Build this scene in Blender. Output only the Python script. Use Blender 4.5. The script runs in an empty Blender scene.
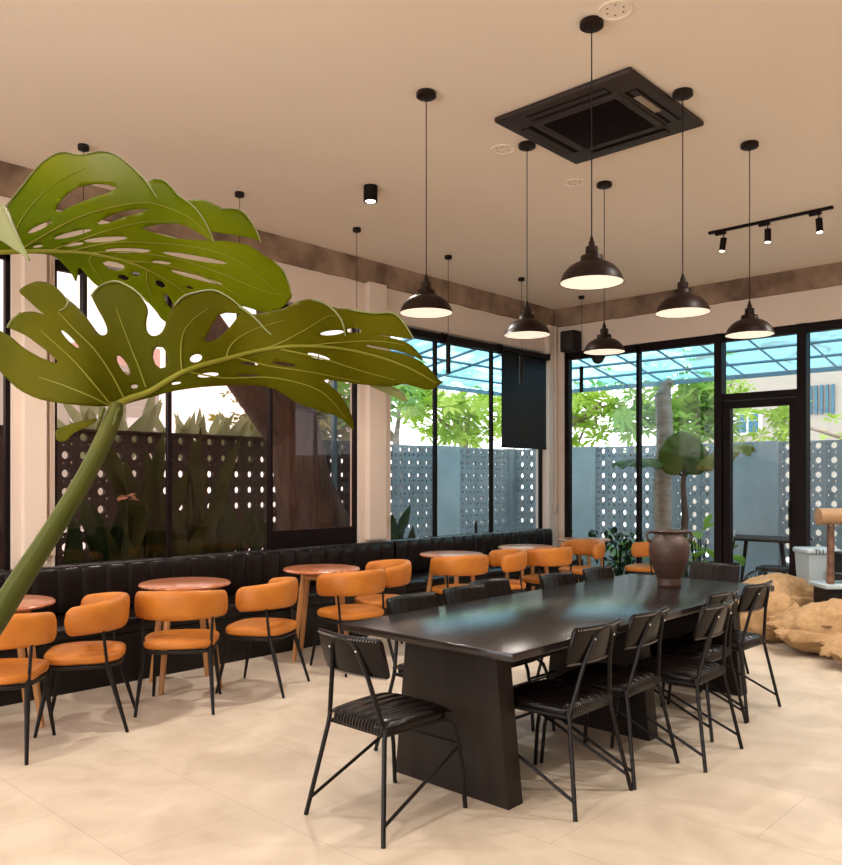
import bpy, bmesh, math, random
from mathutils import Vector, Matrix, noise
from mathutils.geometry import delaunay_2d_cdt
random.seed(7)
PI = math.pi
C = bpy.context.scene.collection
S = bpy.context.scene

# ------------------------------------------------------------------ camera
FPX = 820.0
TH = math.atan(764 / 820)
EYE = 1.5
cam_d = bpy.data.cameras.new('camera')
cam = bpy.data.objects.new('camera', cam_d); C.objects.link(cam)
cam.location = (0, 0, EYE); cam.rotation_euler = (PI / 2, 0, TH)
cam_d.sensor_fit = 'HORIZONTAL'; cam_d.sensor_width = 36; cam_d.lens = 36 * FPX / 842
cam_d.shift_y = 46.5 / 842
cam_d.clip_start = 0.05; cam_d.clip_end = 200
S.camera = cam
FWD = Vector((-math.sin(TH), math.cos(TH), 0)); RGT = Vector((math.cos(TH), math.sin(TH), 0))

# ------------------------------------------------------------------ world / lights / exposure
w = bpy.data.worlds.new('world'); S.world = w; w.use_nodes = True
nt = w.node_tree; bg = nt.nodes['Background']
tc = nt.nodes.new('ShaderNodeTexCoord'); ns = nt.nodes.new('ShaderNodeTexNoise'); ns.inputs['Scale'].default_value = 2.2
ns.inputs['Detail'].default_value = 4
cr = nt.nodes.new('ShaderNodeValToRGB')
cr.color_ramp.elements[0].position = .35; cr.color_ramp.elements[0].color = (.84, .9, 1, 1)
cr.color_ramp.elements[1].position = .6; cr.color_ramp.elements[1].color = (1, .99, .97, 1)
nt.links.new(tc.outputs['Generated'], ns.inputs['Vector']); nt.links.new(ns.outputs['Fac'], cr.inputs['Fac'])
nt.links.new(cr.outputs['Color'], bg.inputs['Color']); bg.inputs['Strength'].default_value = 3.2

def area(name, loc, rot, sx, sy, power, col):
    l = bpy.data.lights.new(name, 'AREA'); l.shape = 'RECTANGLE'; l.size = sx; l.size_y = sy; l.energy = power; l.color = col
    o = bpy.data.objects.new(name, l); C.objects.link(o); o.location = loc; o.rotation_euler = rot; return o
# daylight that enters by the shopfront glazing behind the camera
area('shopfront_daylight', (-1.6, -3.7, 1.9), (PI / 2 + .15, 0, 0), 7.5, 2.4, 270, (1, .97, .93))
def spot(name, loc, target, power, col, size=1.9, blend=.6, rad=.03):
    l = bpy.data.lights.new(name, 'SPOT'); l.energy = power; l.color = col; l.spot_size = size; l.spot_blend = blend; l.shadow_soft_size = rad
    o = bpy.data.objects.new(name, l); C.objects.link(o); o.location = loc
    o.rotation_euler = (Vector(target) - Vector(loc)).to_track_quat('-Z', 'Y').to_euler(); return o
S.view_settings.view_transform = 'Standard'; S.view_settings.look = 'None'; S.view_settings.gamma = 1
S.view_settings.exposure = 0.0; S.view_settings.use_curve_mapping = False
S.cycles.transparent_max_bounces = 24; S.cycles.max_bounces = 8; S.cycles.diffuse_bounces = 4
S.cycles.caustics_reflective = False; S.cycles.caustics_refractive = False; S.cycles.sample_clamp_indirect = 6
WARM = (1, .92, .83)

# ------------------------------------------------------------------ materials
M = {}
def lin(c):
    return tuple((x / 255 / 12.92 if x / 255 <= .04045 else ((x / 255 + .055) / 1.055) ** 2.4) for x in c)
def mat(name, col, rough=.5, metal=0, noise_s=None, col2=None, bump=0, bscale=None, trans=0, spec=.5, stretch=None, detail=5, coat=0, lo=.35, hi=.65):
    m = bpy.data.materials.new(name); m.use_nodes = True; n = m.node_tree.nodes; L = m.node_tree.links
    b = n['Principled BSDF']; b.inputs['Base Color'].default_value = (*col, 1); b.inputs['Roughness'].default_value = rough
    b.inputs['Metallic'].default_value = metal; b.inputs['Specular IOR Level'].default_value = spec
    b.inputs['Coat Weight'].default_value = coat
    if trans: b.inputs['Transmission Weight'].default_value = trans
    if noise_s or bump:
        t = n.new('ShaderNodeTexCoord'); mp = n.new('ShaderNodeMapping'); L.new(t.outputs['Object'], mp.inputs[0])
        if stretch: mp.inputs['Scale'].default_value = stretch
    if noise_s:
        x = n.new('ShaderNodeTexNoise'); x.inputs['Scale'].default_value = noise_s; x.inputs['Detail'].default_value = detail
        r = n.new('ShaderNodeValToRGB'); r.color_ramp.elements[0].color = (*col, 1); r.color_ramp.elements[1].color = (*(col2 or col), 1)
        r.color_ramp.elements[0].position = lo; r.color_ramp.elements[1].position = hi
        L.new(mp.outputs[0], x.inputs['Vector']); L.new(x.outputs['Fac'], r.inputs['Fac']); L.new(r.outputs['Color'], b.inputs['Base Color'])
    if bump:
        x2 = n.new('ShaderNodeTexNoise'); x2.inputs['Scale'].default_value = bscale or 40; x2.inputs['Detail'].default_value = 4
        bm_ = n.new('ShaderNodeBump'); bm_.inputs['Strength'].default_value = bump; bm_.inputs['Distance'].default_value = .01
        L.new(mp.outputs[0], x2.inputs['Vector']); L.new(x2.outputs['Fac'], bm_.inputs['Height']); L.new(bm_.outputs['Normal'], b.inputs['Normal'])
    M[name] = m; return m
def emit(name, col, s):
    m = bpy.data.materials.new(name); m.use_nodes = True; b = m.node_tree.nodes['Principled BSDF']
    b.inputs['Base Color'].default_value = (*col, 1); b.inputs['Emission Color'].default_value = (*col, 1); b.inputs['Emission Strength'].default_value = s
    M[name] = m; return m
def glass(name, tint, refl=1.0, rough=.0, dirt=None):
    m = bpy.data.materials.new(name); m.use_nodes = True; n = m.node_tree.nodes; L = m.node_tree.links
    n.remove(n['Principled BSDF']); out = n['Material Output']
    t = n.new('ShaderNodeBsdfTransparent'); t.inputs[0].default_value = (*tint, 1)
    g = n.new('ShaderNodeBsdfGlossy'); g.inputs['Roughness'].default_value = rough
    ge = n.new('ShaderNodeNewGeometry'); dt = n.new('ShaderNodeVectorMath'); dt.operation = 'DOT_PRODUCT'
    L.new(ge.outputs['Incoming'], dt.inputs[0]); L.new(ge.outputs['Normal'], dt.inputs[1])
    def mt(op, a, b_=None):
        q = n.new('ShaderNodeMath'); q.operation = op
        for i, v in enumerate((a, b_)):
            if v is None: continue
            if isinstance(v, (int, float)): q.inputs[i].default_value = v
            else: L.new(v, q.inputs[i])
        return q.outputs[0]
    sch = mt('ADD', mt('MULTIPLY', mt('POWER', mt('SUBTRACT', 1, mt('ABSOLUTE', dt.outputs['Value'])), 5), .96), .04)
    ml = n.new('ShaderNodeMath'); ml.operation = 'MULTIPLY'; ml.inputs[1].default_value = refl * .6; L.new(sch, ml.inputs[0])
    mx = n.new('ShaderNodeMixShader'); L.new(ml.outputs[0], mx.inputs[0]); L.new(t.outputs[0], mx.inputs[1]); L.new(g.outputs[0], mx.inputs[2])
    last = mx
    if dirt:
        d = n.new('ShaderNodeBsdfTranslucent'); d.inputs[0].default_value = (*dirt[0], 1)
        tcn = n.new('ShaderNodeTexCoord'); x = n.new('ShaderNodeTexNoise'); x.inputs['Scale'].default_value = dirt[1]; x.inputs['Detail'].default_value = 6; x.inputs['Distortion'].default_value = 1.5
        r = n.new('ShaderNodeValToRGB'); r.color_ramp.elements[0].position = .4; r.color_ramp.elements[1].position = .62
        r.color_ramp.elements[0].color = (0, 0, 0, 1); r.color_ramp.elements[1].color = (dirt[2],) * 3 + (1,)
        L.new(tcn.outputs['Object'], x.inputs['Vector']); L.new(x.outputs['Fac'], r.inputs[0])
        m2 = n.new('ShaderNodeMixShader'); L.new(r.outputs[0], m2.inputs[0]); L.new(mx.outputs[0], m2.inputs[1]); L.new(d.outputs[0], m2.inputs[2]); last = m2
    L.new(last.outputs[0], out.inputs[0]); M[name] = m; return m
def leafmat(name, c1, c2, tr=.35, scale=3, rough=.45, spec=.25):
    m = mat(name, c1, rough, noise_s=scale, col2=c2, spec=spec)
    n = m.node_tree.nodes; L = m.node_tree.links; b = n['Principled BSDF']; out = n['Material Output']
    t = n.new('ShaderNodeBsdfTranslucent'); r = [x for x in n if x.type == 'VALTORGB'][0]
    L.new(r.outputs[0], t.inputs[0]); mx = n.new('ShaderNodeMixShader'); mx.inputs[0].default_value = tr
    L.new(b.outputs[0], mx.inputs[1]); L.new(t.outputs[0], mx.inputs[2]); L.new(mx.outputs[0], out.inputs[0]); return m

mat('wall_paint', (.68, .56, .47), .85, noise_s=1.5, col2=(.71, .59, .50))
mat('ceiling_paint', (.82, .70, .58), .9, noise_s=.8, col2=(.84, .72, .60))
mat('raw_concrete', (.13, .080, .052), .9, noise_s=3, col2=(.34, .23, .155), bump=.6, bscale=9, detail=9)
mat('black_metal', (.008, .006, .006), .4, spec=.2)
mat('frame_black', (.008, .004, .004), .5, spec=.12)
mat('black_leather', (.005, .003, .0025), .24, bump=.12, bscale=90, spec=.2)
mat('bench_leather', (.006, .0035, .0035), .3, bump=.1, bscale=60, spec=.28)
mat('tan_leather', (.52, .18, .024), .42, noise_s=6, col2=(.42, .13, .016), bump=.12, bscale=120, spec=.3)
mat('black_wood', (.007, .005, .0045), .22, noise_s=9, col2=(.020, .014, .012), stretch=(6, .5, 6), bump=.06, bscale=14, spec=.5)
mat('table_side', (.012, .008, .006), .5, noise_s=12, col2=(.019, .013, .010), stretch=(1, 1, .2), spec=.2)
mat('walnut', (.33, .10, .045), .28, noise_s=7, col2=(.52, .19, .075), stretch=(7, .8, 1), coat=.3)
mat('oak_leg', (.38, .17, .055), .4, noise_s=9, col2=(.48, .22, .08), stretch=(6, 6, .6))
mat('bronze_shade', (.014, .006, .004), .42, spec=.2)
emit('shade_inner', (1, .86, .70), .75)
emit('bulb_glow', (1, .88, .7), 9)
mat('clay', (.034, .016, .010), .5, noise_s=5, col2=(.056, .025, .016), stretch=(1, 1, 5), bump=.25, bscale=25)
mat('burlap', (.37, .225, .105), .95, noise_s=30, col2=(.46, .29, .145), bump=.8, bscale=160)
mat('white_plastic', (.42, .50, .54), .4)  # white plastic, its shading put into a greyed blue colour
mat('dark_plastic', (.014, .012, .013), .5, spec=.15)
mat('brass_dull', (.36, .215, .115), .5, .1)
mat('rust_iron', (.09, .045, .03), .6, .3, noise_s=12, col2=(.23, .12, .075))
mat('grille_dark', (.010, .005, .004), .6)
mat('ac_body', (.034, .022, .019), .5, spec=.25)
mat('ac_dark', (.006, .002, .002), .7, spec=.06)
mat('sticker', (.30, .24, .17), .6)
mat('beige_switch', (.62, .5, .4), .6)
mat('highlight_stitch', (.20, .17, .15), .5)  # pad stitching, the edge highlight put into its pale colour
mat('dark_stitch', (.035, .028, .024), .5)
mat('steel', (.5, .5, .5), .25, 1)
mat('patio_concrete', (.30, .31, .31), .8, noise_s=2, col2=(.38, .39, .39), bump=.3)
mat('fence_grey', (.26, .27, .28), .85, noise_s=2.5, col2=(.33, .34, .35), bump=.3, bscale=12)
mat('render_grey', (.36, .38, .39), .85, noise_s=1.5, col2=(.45, .47, .48), bump=.3, bscale=8)
mat('fence_shaded', (.040, .024, .020), .85, noise_s=4, col2=(.058, .036, .030), bump=.3, bscale=12)  # left garden wall blocks, their deep shade put into a dark brown colour
mat('bark_dark', (.065, .038, .026), .95, noise_s=5, col2=(.13, .078, .052), stretch=(3, 3, .5), bump=1, bscale=12)
mat('bark_pale', (.30, .22, .17), .9, noise_s=6, col2=(.42, .33, .27), stretch=(1, 1, 3), bump=.8, bscale=12)
mat('canopy_steel', (.16, .26, .32), .5)
mat('building_cream', (.42, .385, .335), .9)
mat('building_pink', (.68, .44, .38), .9)
mat('window_blue', (.05, .16, .24), .2)
mat('window_white', (.7, .72, .72), .5)
mat('soil', (.03, .02, .015), 1)
mat('ground', (.66, .65, .62), 1)
mat('terracotta', (.35, .14, .07), .8)
leafmat('monstera_green', (.080, .080, .001), (.130, .112, .0012), .40, 3.5, .55, .06)
leafmat('monstera_bright', (.11, .15, .0012), (.185, .205, .0018), .42, 3.5, .55, .05)
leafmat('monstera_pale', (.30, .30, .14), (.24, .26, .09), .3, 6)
leafmat('vein_green', (.21, .20, .018), (.26, .25, .03), .3, 8, .4, .15)
leafmat('petiole_green', (.045, .065, .006), (.10, .10, .015), .12, 5)
leafmat('leaf_lime', (.26, .46, .04), (.50, .66, .12), .5, 1.5)
leafmat('leaf_mid', (.16, .36, .06), (.33, .52, .10), .5, 1.5)
leafmat('leaf_olive', (.20, .20, .03), (.42, .34, .06), .45, 1.5)
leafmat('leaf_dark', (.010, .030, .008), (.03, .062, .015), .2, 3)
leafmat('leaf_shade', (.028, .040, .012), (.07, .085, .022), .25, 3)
leafmat('leaf_sage', (.24, .28, .15), (.42, .44, .26), .4, 2)
leafmat('flower_peach', (.6, .27, .14), (.7, .4, .25), .4, 10)
glass('clear_glass', (.97, .985, .99), .9)
glass('tinted_glass', (.80, .70, .66), .8)
glass('canopy_glass', (.66, .89, .95), .35, .05, ((.40, .68, .80), 1.6, .75))
glass('jar_glass', (.9, .93, .93), 1)
# floor tiles
m = bpy.data.materials.new('floor_tile'); m.use_nodes = True; n = m.node_tree.nodes; L = m.node_tree.links; b = n['Principled BSDF']
t = n.new('ShaderNodeTexCoord'); mp = n.new('ShaderNodeMapping'); mp.inputs['Location'].default_value = (1.31 + 12, -2.83 + 12.6, 0)
br = n.new('ShaderNodeTexBrick'); br.offset = .5; br.inputs['Scale'].default_value = 1; br.inputs['Brick Width'].default_value = 1.2; br.inputs['Row Height'].default_value = .63
br.inputs['Mortar Size'].default_value = .0025; br.inputs['Mortar Smooth'].default_value = .3; br.inputs['Color1'].default_value = (.58, .495, .395, 1); br.inputs['Color2'].default_value = (.62, .53, .425, 1)
br.inputs['Mortar'].default_value = (.46, .38, .29, 1)
nz = n.new('ShaderNodeTexNoise'); nz.inputs['Scale'].default_value = 3.2; nz.inputs['Detail'].default_value = 8; nz.inputs['Distortion'].default_value = .8
rr = n.new('ShaderNodeValToRGB'); rr.color_ramp.elements[0].color = (.80, .77, .74, 1); rr.color_ramp.elements[1].color = (1.04, 1.04, 1.04, 1); rr.color_ramp.elements[0].position = .3; rr.color_ramp.elements[1].position = .7
mm = n.new('ShaderNodeMixRGB'); mm.blend_type = 'MULTIPLY'; mm.inputs[0].default_value = 1
L.new(t.outputs['Object'], mp.inputs[0]); L.new(mp.outputs[0], br.inputs['Vector']); L.new(mp.outputs[0], nz.inputs['Vector'])
L.new(nz.outputs[0], rr.inputs[0]); L.new(br.outputs['Color'], mm.inputs[1]); L.new(rr.outputs[0], mm.inputs[2]); L.new(mm.outputs[0], b.inputs['Base Color'])
b.inputs['Roughness'].default_value = .42; b.inputs['Specular IOR Level'].default_value = .4
M['floor_tile'] = m

# ------------------------------------------------------------------ mesh helpers
class MB:
    def __init__(s): s.v = []; s.f = []
    def add(s, v, f):
        o = len(s.v); s.v += [tuple(x) for x in v]; s.f += [tuple(i + o for i in q) for q in f]; return s
    def box(s, x0, y0, z0, x1, y1, z1):
        x0, x1 = sorted((x0, x1)); y0, y1 = sorted((y0, y1)); z0, z1 = sorted((z0, z1))
        return s.add([(x0, y0, z0), (x1, y0, z0), (x1, y1, z0), (x0, y1, z0), (x0, y0, z1), (x1, y0, z1), (x1, y1, z1), (x0, y1, z1)],
                     [(3, 2, 1, 0), (4, 5, 6, 7), (0, 1, 5, 4), (1, 2, 6, 5), (2, 3, 7, 6), (3, 0, 4, 7)])
    def bm(s, bm_, mx=None):
        bm_.verts.index_update(); vs = [(mx @ v.co if mx else v.co) for v in bm_.verts]
        s.add(vs, [[v.index for v in f.verts] for f in bm_.faces]); bm_.free(); return s
    def rbox(s, c, size, r=.01, seg=3, mx=None):
        b_ = bmesh.new(); bmesh.ops.create_cube(b_, size=1)
        for v in b_.verts: v.co = Vector((v.co.x * size[0] + c[0], v.co.y * size[1] + c[1], v.co.z * size[2] + c[2]))
        bmesh.ops.bevel(b_, geom=b_.edges[:] , offset=r, segments=seg, affect='EDGES', profile=.5)
        return s.bm(b_, mx)
    def tube(s, pts, r, n=8, cap=True, flat=1):
        pts = [Vector(p) for p in pts]; R = r if isinstance(r, (list, tuple)) else [r] * len(pts); base = len(s.v); up = None
        for i, p in enumerate(pts):
            d = (pts[min(i + 1, len(pts) - 1)] - pts[max(i - 1, 0)]).normalized()
            if up is None: up = Vector((0, 0, 1)) if abs(d.z) < .9 else Vector((1, 0, 0))
            a = d.cross(up)
            if a.length < 1e-5: a = d.orthogonal()
            a.normalize(); b_ = a.cross(d).normalized(); up = b_
            for k in range(n):
                q = 2 * PI * k / n; s.v.append(tuple(p + a * math.cos(q) * R[i] + b_ * math.sin(q) * R[i] * flat))
        for i in range(len(pts) - 1):
            for k in range(n):
                s.f.append((base + i * n + k, base + i * n + (k + 1) % n, base + (i + 1) * n + (k + 1) % n, base + (i + 1) * n + k))
        if cap:
            s.f.append(tuple(base + k for k in range(n))[::-1]); e = base + (len(pts) - 1) * n; s.f.append(tuple(e + k for k in range(n)))
        return s
    def lathe(s, prof, n=32, c=(0, 0, 0), close=False):
        base = len(s.v)
        for r, z in prof:
            for k in range(n):
                q = 2 * PI * k / n; s.v.append((c[0] + r * math.cos(q), c[1] + r * math.sin(q), c[2] + z))
        m_ = len(prof)
        for i in range(m_ if close else m_ - 1):
            j = (i + 1) % m_
            for k in range(n):
                s.f.append((base + i * n + k, base + i * n + (k + 1) % n, base + j * n + (k + 1) % n, base + j * n + k))
        if not close:
            if prof[0][0] > 1e-6: s.f.append(tuple(base + k for k in range(n))[::-1])
            if prof[-1][0] > 1e-6: s.f.append(tuple(base + (m_ - 1) * n + k for k in range(n)))
        return s
    def grid(s, fn, nu, nv, closeu=False):
        base = len(s.v)
        for i in range(nu + (0 if closeu else 1)):
            for j in range(nv + 1): s.v.append(tuple(fn(i / nu, j / nv)))
        for i in range(nu):
            i2 = (i + 1) % nu if closeu else i + 1
            for j in range(nv): s.f.append((base + i * (nv + 1) + j, base + i2 * (nv + 1) + j, base + i2 * (nv + 1) + j + 1, base + i * (nv + 1) + j + 1))
        return s
    def xform(s, mx): s.v = [tuple(mx @ Vector(v)) for v in s.v]; return s
    def build(s, name, m, parent=None, smooth=True, angle=40, at=None):
        me = bpy.data.meshes.new(name); me.from_pydata(s.v, [], s.f)
        b_ = bmesh.new(); b_.from_mesh(me); bmesh.ops.recalc_face_normals(b_, faces=b_.faces[:]); b_.to_mesh(me); b_.free()
        me.materials.append(M[m])
        if smooth:
            me.polygons.foreach_set('use_smooth', [True] * len(me.polygons))
            try: me.set_sharp_from_angle(angle=math.radians(angle))
            except Exception: pass
        o = bpy.data.objects.new(name, me); C.objects.link(o)
        if parent: o.parent = parent
        if at: o.location = at
        return o
def thing(name, label, cat, loc=(0, 0, 0), rz=0, group=None):
    o = bpy.data.objects.new(name, None); C.objects.link(o); o.empty_display_size = .1
    o.location = loc; o.rotation_euler = (0, 0, rz); o['label'] = label; o['category'] = cat
    if group: o['group'] = group
    return o
def tag(o, label, cat, group=None, kind=None):
    o['label'] = label; o['category'] = cat
    if group: o['group'] = group
    if kind: o['kind'] = kind
    return o
def struct(o): o['kind'] = 'structure'; return o
def copy_tree(o, parent=None):
    c = o.copy(); C.objects.link(c)
    if parent: c.parent = parent
    for ch in list(o.children): copy_tree(ch, c)
    return c
def place(proto, first, loc, rz, label, group=None):
    o = proto if first else copy_tree(proto)
    o.location = loc; o.rotation_euler = (0, 0, rz); o['label'] = label
    if group: o['group'] = group
    return o
def sm(t): t = max(0, min(1, t)); return t * t * (3 - 2 * t)

# ------------------------------------------------------------------ room shell
XW, YW, H = -6.35, 9.5, 3.82
struct(MB().box(-6.5, -4, -.12, 4, 9.62, 0).build('floor', 'floor_tile', smooth=False))
struct(MB().box(-6.6, -4.1, H, 4.1, 9.75, H + .15).build('ceiling', 'ceiling_paint', smooth=False))
wl = MB()
wl.box(XW - .15, -4, 3.22, XW, 9.75, H); wl.box(XW - .15, -4, 0, XW, 9.75, .78)
for a, b_ in ((-4, -2.6), (2.38, 2.69), (5.87, 6.33), (9.28, 9.75)): wl.box(XW - .15, a, .78, XW, b_, 3.22)
wl.box(XW, 2.44, .86, XW + .07, 2.60, 3.58); wl.box(XW, 5.95, .86, XW + .07, 6.20, 3.58)
struct(wl.build('wall_left', 'wall_paint', smooth=False))
wb = MB().box(XW, YW, 3.22, 4, YW + .15, H); wb.box(XW, YW, 0, -6.19, YW + .15, 3.22); wb.box(-.6, YW, 0, 4, YW + .15, 3.22)
wb.box(XW, 9.28, 0, -6.28, YW, 3.58)
struct(wb.build('wall_back', 'wall_paint', smooth=False))
struct(MB().box(4, -4, 0, 4.15, 9.75, H).build('wall_right', 'wall_paint', smooth=False))
wf = MB().box(-6.5, -4.15, 3.2, 4, -4, H).box(-6.5, -4.15, 0, -5.6, -4, 3.2).box(2.4, -4.15, 0, 4, -4, 3.2).box(-5.6, -4.15, 0, 2.4, -4, .3)
struct(wf.build('wall_front', 'wall_paint', smooth=False))
# raw concrete ring beam with chipped lower and upper edges
def beam(p0, p1, outn, name):
    p0, p1, outn = Vector(p0), Vector(p1), Vector(outn); n_ = 150; mb = MB(); ring = 4; base = 0
    for i in range(n_ + 1):
        p = p0.lerp(p1, i / n_); a = .010 * noise.noise(Vector((i * .35, 3, 0))) ; c_ = .008 * noise.noise(Vector((i * .5, 9, 2)))
        for off, z in ((0, 3.575 + a), (.035 + c_, 3.58 + a), (.035 + c_, 3.82), (0, 3.82)): mb.v.append((p.x + outn.x * off, p.y + outn.y * off, z))
    for i in range(n_):
        for k in range(4): mb.f.append((i * 4 + k, i * 4 + (k + 1) % 4, (i + 1) * 4 + (k + 1) % 4, (i + 1) * 4 + k))
    mb.f.append((0, 1, 2, 3)); e = n_ * 4; mb.f.append((e + 3, e + 2, e + 1, e))
    return struct(mb.build(name, 'raw_concrete'))
beam((XW, -3.9, 0), (XW, YW, 0), (1, 0, 0), 'trim_1'); beam((XW, YW, 0), (3.9, YW, 0), (0, -1, 0), 'trim_2')

def window_left(name, y0, y1, mull, gl, low=None, z0=.78, z1=3.2, head=.07):
    """bay of fixed panes in the left wall"""
    r = bpy.data.objects.new(name, None); C.objects.link(r); r['kind'] = 'structure'; x0, x1 = XW - .085, XW - .04
    f = MB(); t_ = .035
    f.box(x0, y0, z0, x1, y0 + t_, z1); f.box(x0, y1 - t_, z0, x1, y1, z1); f.box(x0, y0, z1 - head, x1, y1, z1); f.box(x0, y0, z0, x1, y1, z0 + .05)
    f.build('window_frame', 'frame_black', r, smooth=False)
    for y in mull: MB().box(x0, y - .018, z0, x1, y + .018, z1).build('mullion', 'frame_black', r, smooth=False)
    if low: MB().box(x0 + .005, low[0], z0, x1 - .005, low[1], low[2]).build('bottom_panel', 'frame_black', r, smooth=False)
    ys = [y0] + list(mull) + [y1]
    for a, b_ in zip(ys, ys[1:]): MB().box(XW - .064, a + .02, z0 + .03, XW - .058, b_ - .02, z1 - .03).build('pane', gl, r, smooth=False)
    MB().box(x0 - .02, y0, z0 - .01, XW + .03, y1, z0 + .025).build('window_sill', 'frame_black', r, smooth=False)
    return r
window_left('window_1', -2.6, 2.38, (-1, .6), 'tinted_glass')
window_left('window_2', 2.69, 5.87, (3.69, 4.76), 'tinted_glass', low=(4.76, 5.85, 1.0), head=.08)
window_left('window_3', 6.33, 9.28, (7.12, 8.18), 'clear_glass', head=.10)

def pane_back(x0, x1, z0, z1, r): MB().box(x0, YW + .06, z0, x1, YW + .066, z1).build('pane', 'clear_glass', r, smooth=False)
def bbox_back(mb, x0, x1, z0, z1, d0=.02, d1=.11): mb.box(x0, YW + d0, z0, x1, YW + d1, z1); return mb
r = bpy.data.objects.new('window_4', None); C.objects.link(r); struct(r)
f = MB(); bbox_back(f, -6.19, -6.13, 0, 3.2); bbox_back(f, -6.19, -4.09, 3.12, 3.22); bbox_back(f, -6.19, -4.09, 0, .07)
f.build('window_frame', 'frame_black', r, smooth=False); bbox_back(MB(), -5.12, -5.08, 0, 3.2, .02, .10).build('mullion', 'frame_black', r, smooth=False)
pane_back(-6.15, -5.1, .03, 3.15, r); pane_back(-5.1, -4.05, .03, 3.15, r)
r = bpy.data.objects.new('door_1', None); C.objects.link(r); struct(r)
f = MB(); bbox_back(f, -4.09, -4.0, 0, 3.22, -.01, .13); bbox_back(f, -3.15, -3.05, 0, 3.22, -.01, .13); bbox_back(f, -4.09, -3.05, 3.12, 3.22); bbox_back(f, -4.0, -3.15, 2.42, 2.50, -.01, .13)
f.build('door_frame', 'frame_black', r, smooth=False)
lf = MB(); bbox_back(lf, -3.99, -3.91, .01, 2.41); bbox_back(lf, -3.24, -3.16, .01, 2.41); bbox_back(lf, -3.91, -3.24, 2.33, 2.41, .025, .105); bbox_back(lf, -3.91, -3.24, .01, .13, .025, .105)
lf = lf.build('door_leaf', 'frame_black', r, smooth=False)
MB().tube([(-3.28 + .06, YW + .02, .95), (-3.22, YW - .035, .97), (-3.22, YW - .035, 1.25), (-3.22, YW + .02, 1.27)], .012).build('door_handle', 'black_metal', lf)
pane_back(-3.93, -3.22, .1, 2.36, r); pane_back(-4.02, -3.13, 2.48, 3.14, r)
r = bpy.data.objects.new('window_5', None); C.objects.link(r); struct(r)
f = MB(); bbox_back(f, -3.05, -.6, 3.12, 3.22); bbox_back(f, -3.05, -.6, 0, .07); bbox_back(f, -.66, -.6, 0, 3.2); f.build('window_frame', 'frame_black', r, smooth=False)
bbox_back(MB(), -1.85, -1.79, 0, 3.2).build('mullion', 'frame_black', r, smooth=False)
pane_back(-3.07, -1.82, .03, 3.15, r); pane_back(-1.82, -.62, .03, 3.15, r)
# shopfront behind the camera
r = bpy.data.objects.new('window_6', None); C.objects.link(r); struct(r)
f = MB()
for x in (-5.6, -3.6, -1.6, .4, 2.34): f.box(x, -4.12, .3, x + .06, -4.04, 3.2)
f.box(-5.6, -4.12, 3.12, 2.4, -4.04, 3.2).box(-5.6, -4.12, .3, 2.4, -4.04, .36); f.build('window_frame', 'frame_black', r, smooth=False)
MB().box(-5.57, -4.083, .33, 2.37, -4.077, 3.17).build('pane', 'clear_glass', r, smooth=False)

# conduits with their boxes
def conduit(pts, boxc, label, axis):
    t_ = thing('electrical_conduit', label, 'conduit', pts[0])
    o0 = Vector(pts[0]); MB().tube([Vector(p) - o0 for p in pts], .011, 8).build('pipe', 'wall_paint', t_)
    s = (.03, .07, .13) if axis == 'x' else (.07, .03, .13)
    MB().rbox(Vector(boxc) - o0, s, .006, 2).build('switch_box', 'beige_switch', t_)
conduit([(XW + .015, 2.65, 3.57), (XW + .015, 2.65, 1.0)], (XW + .016, 2.65, .98), 'thin cream conduit and box on the pillar nearest the big leaf stem', 'x')
conduit([(XW + .015, 6.245, 3.57), (XW + .015, 6.245, 1.15)], (XW + .016, 6.26, 1.1), 'thin cream conduit and box on the pillar between the window bays', 'x')
conduit([(-6.262, 9.40, 3.57), (-6.262, 9.40, 1.15)], (-6.262, 9.40, 1.1), 'thin cream conduit and box in the far corner below the speaker', 'x')

# ------------------------------------------------------------------ roller blinds on the left wall
def blind(y0, y1, zb, label):
    t_ = thing('roller_blind', label, 'blind', (XW + .03, (y0 + y1) / 2, 3.14), group='roller blinds over the corner window bay'); hw = (y1 - y0) / 2
    MB().tube([(.045, -hw, 0), (.045, hw, 0)], .035, 14).build('roller_tube', 'frame_black', t_)
    for s in (-1, 1): MB().rbox((.03, s * (hw + .004), 0), (.09, .008, .09), .003, 1).build('bracket', 'black_metal', t_)
    if zb < 3: MB().box(.026, -hw + .03, zb - 3.14, .029, hw - .03, 0).build('blind_cloth', 'blind_cloth', t_, smooth=False); MB().rbox((.028, 0, zb - 3.14), (.02, 2 * hw - .06, .03), .006, 2).build('bottom_bar', 'frame_black', t_)
    else: MB().rbox((.045, 0, -.045), (.02, 2 * hw - .06, .022), .006, 2).build('bottom_bar', 'black_metal', t_)
mat('blind_cloth', (.010, .011, .013), .3, spec=.1)
blind(6.36, 7.08, 3.1, 'rolled-up black blind over the corner bay pane nearest the wall pillar')
blind(7.16, 8.14, 3.1, 'rolled-up black blind over the middle pane of the corner bay')
blind(8.21, 9.25, 1.91, 'black roller blind pulled halfway down over the pane beside the corner')

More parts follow.
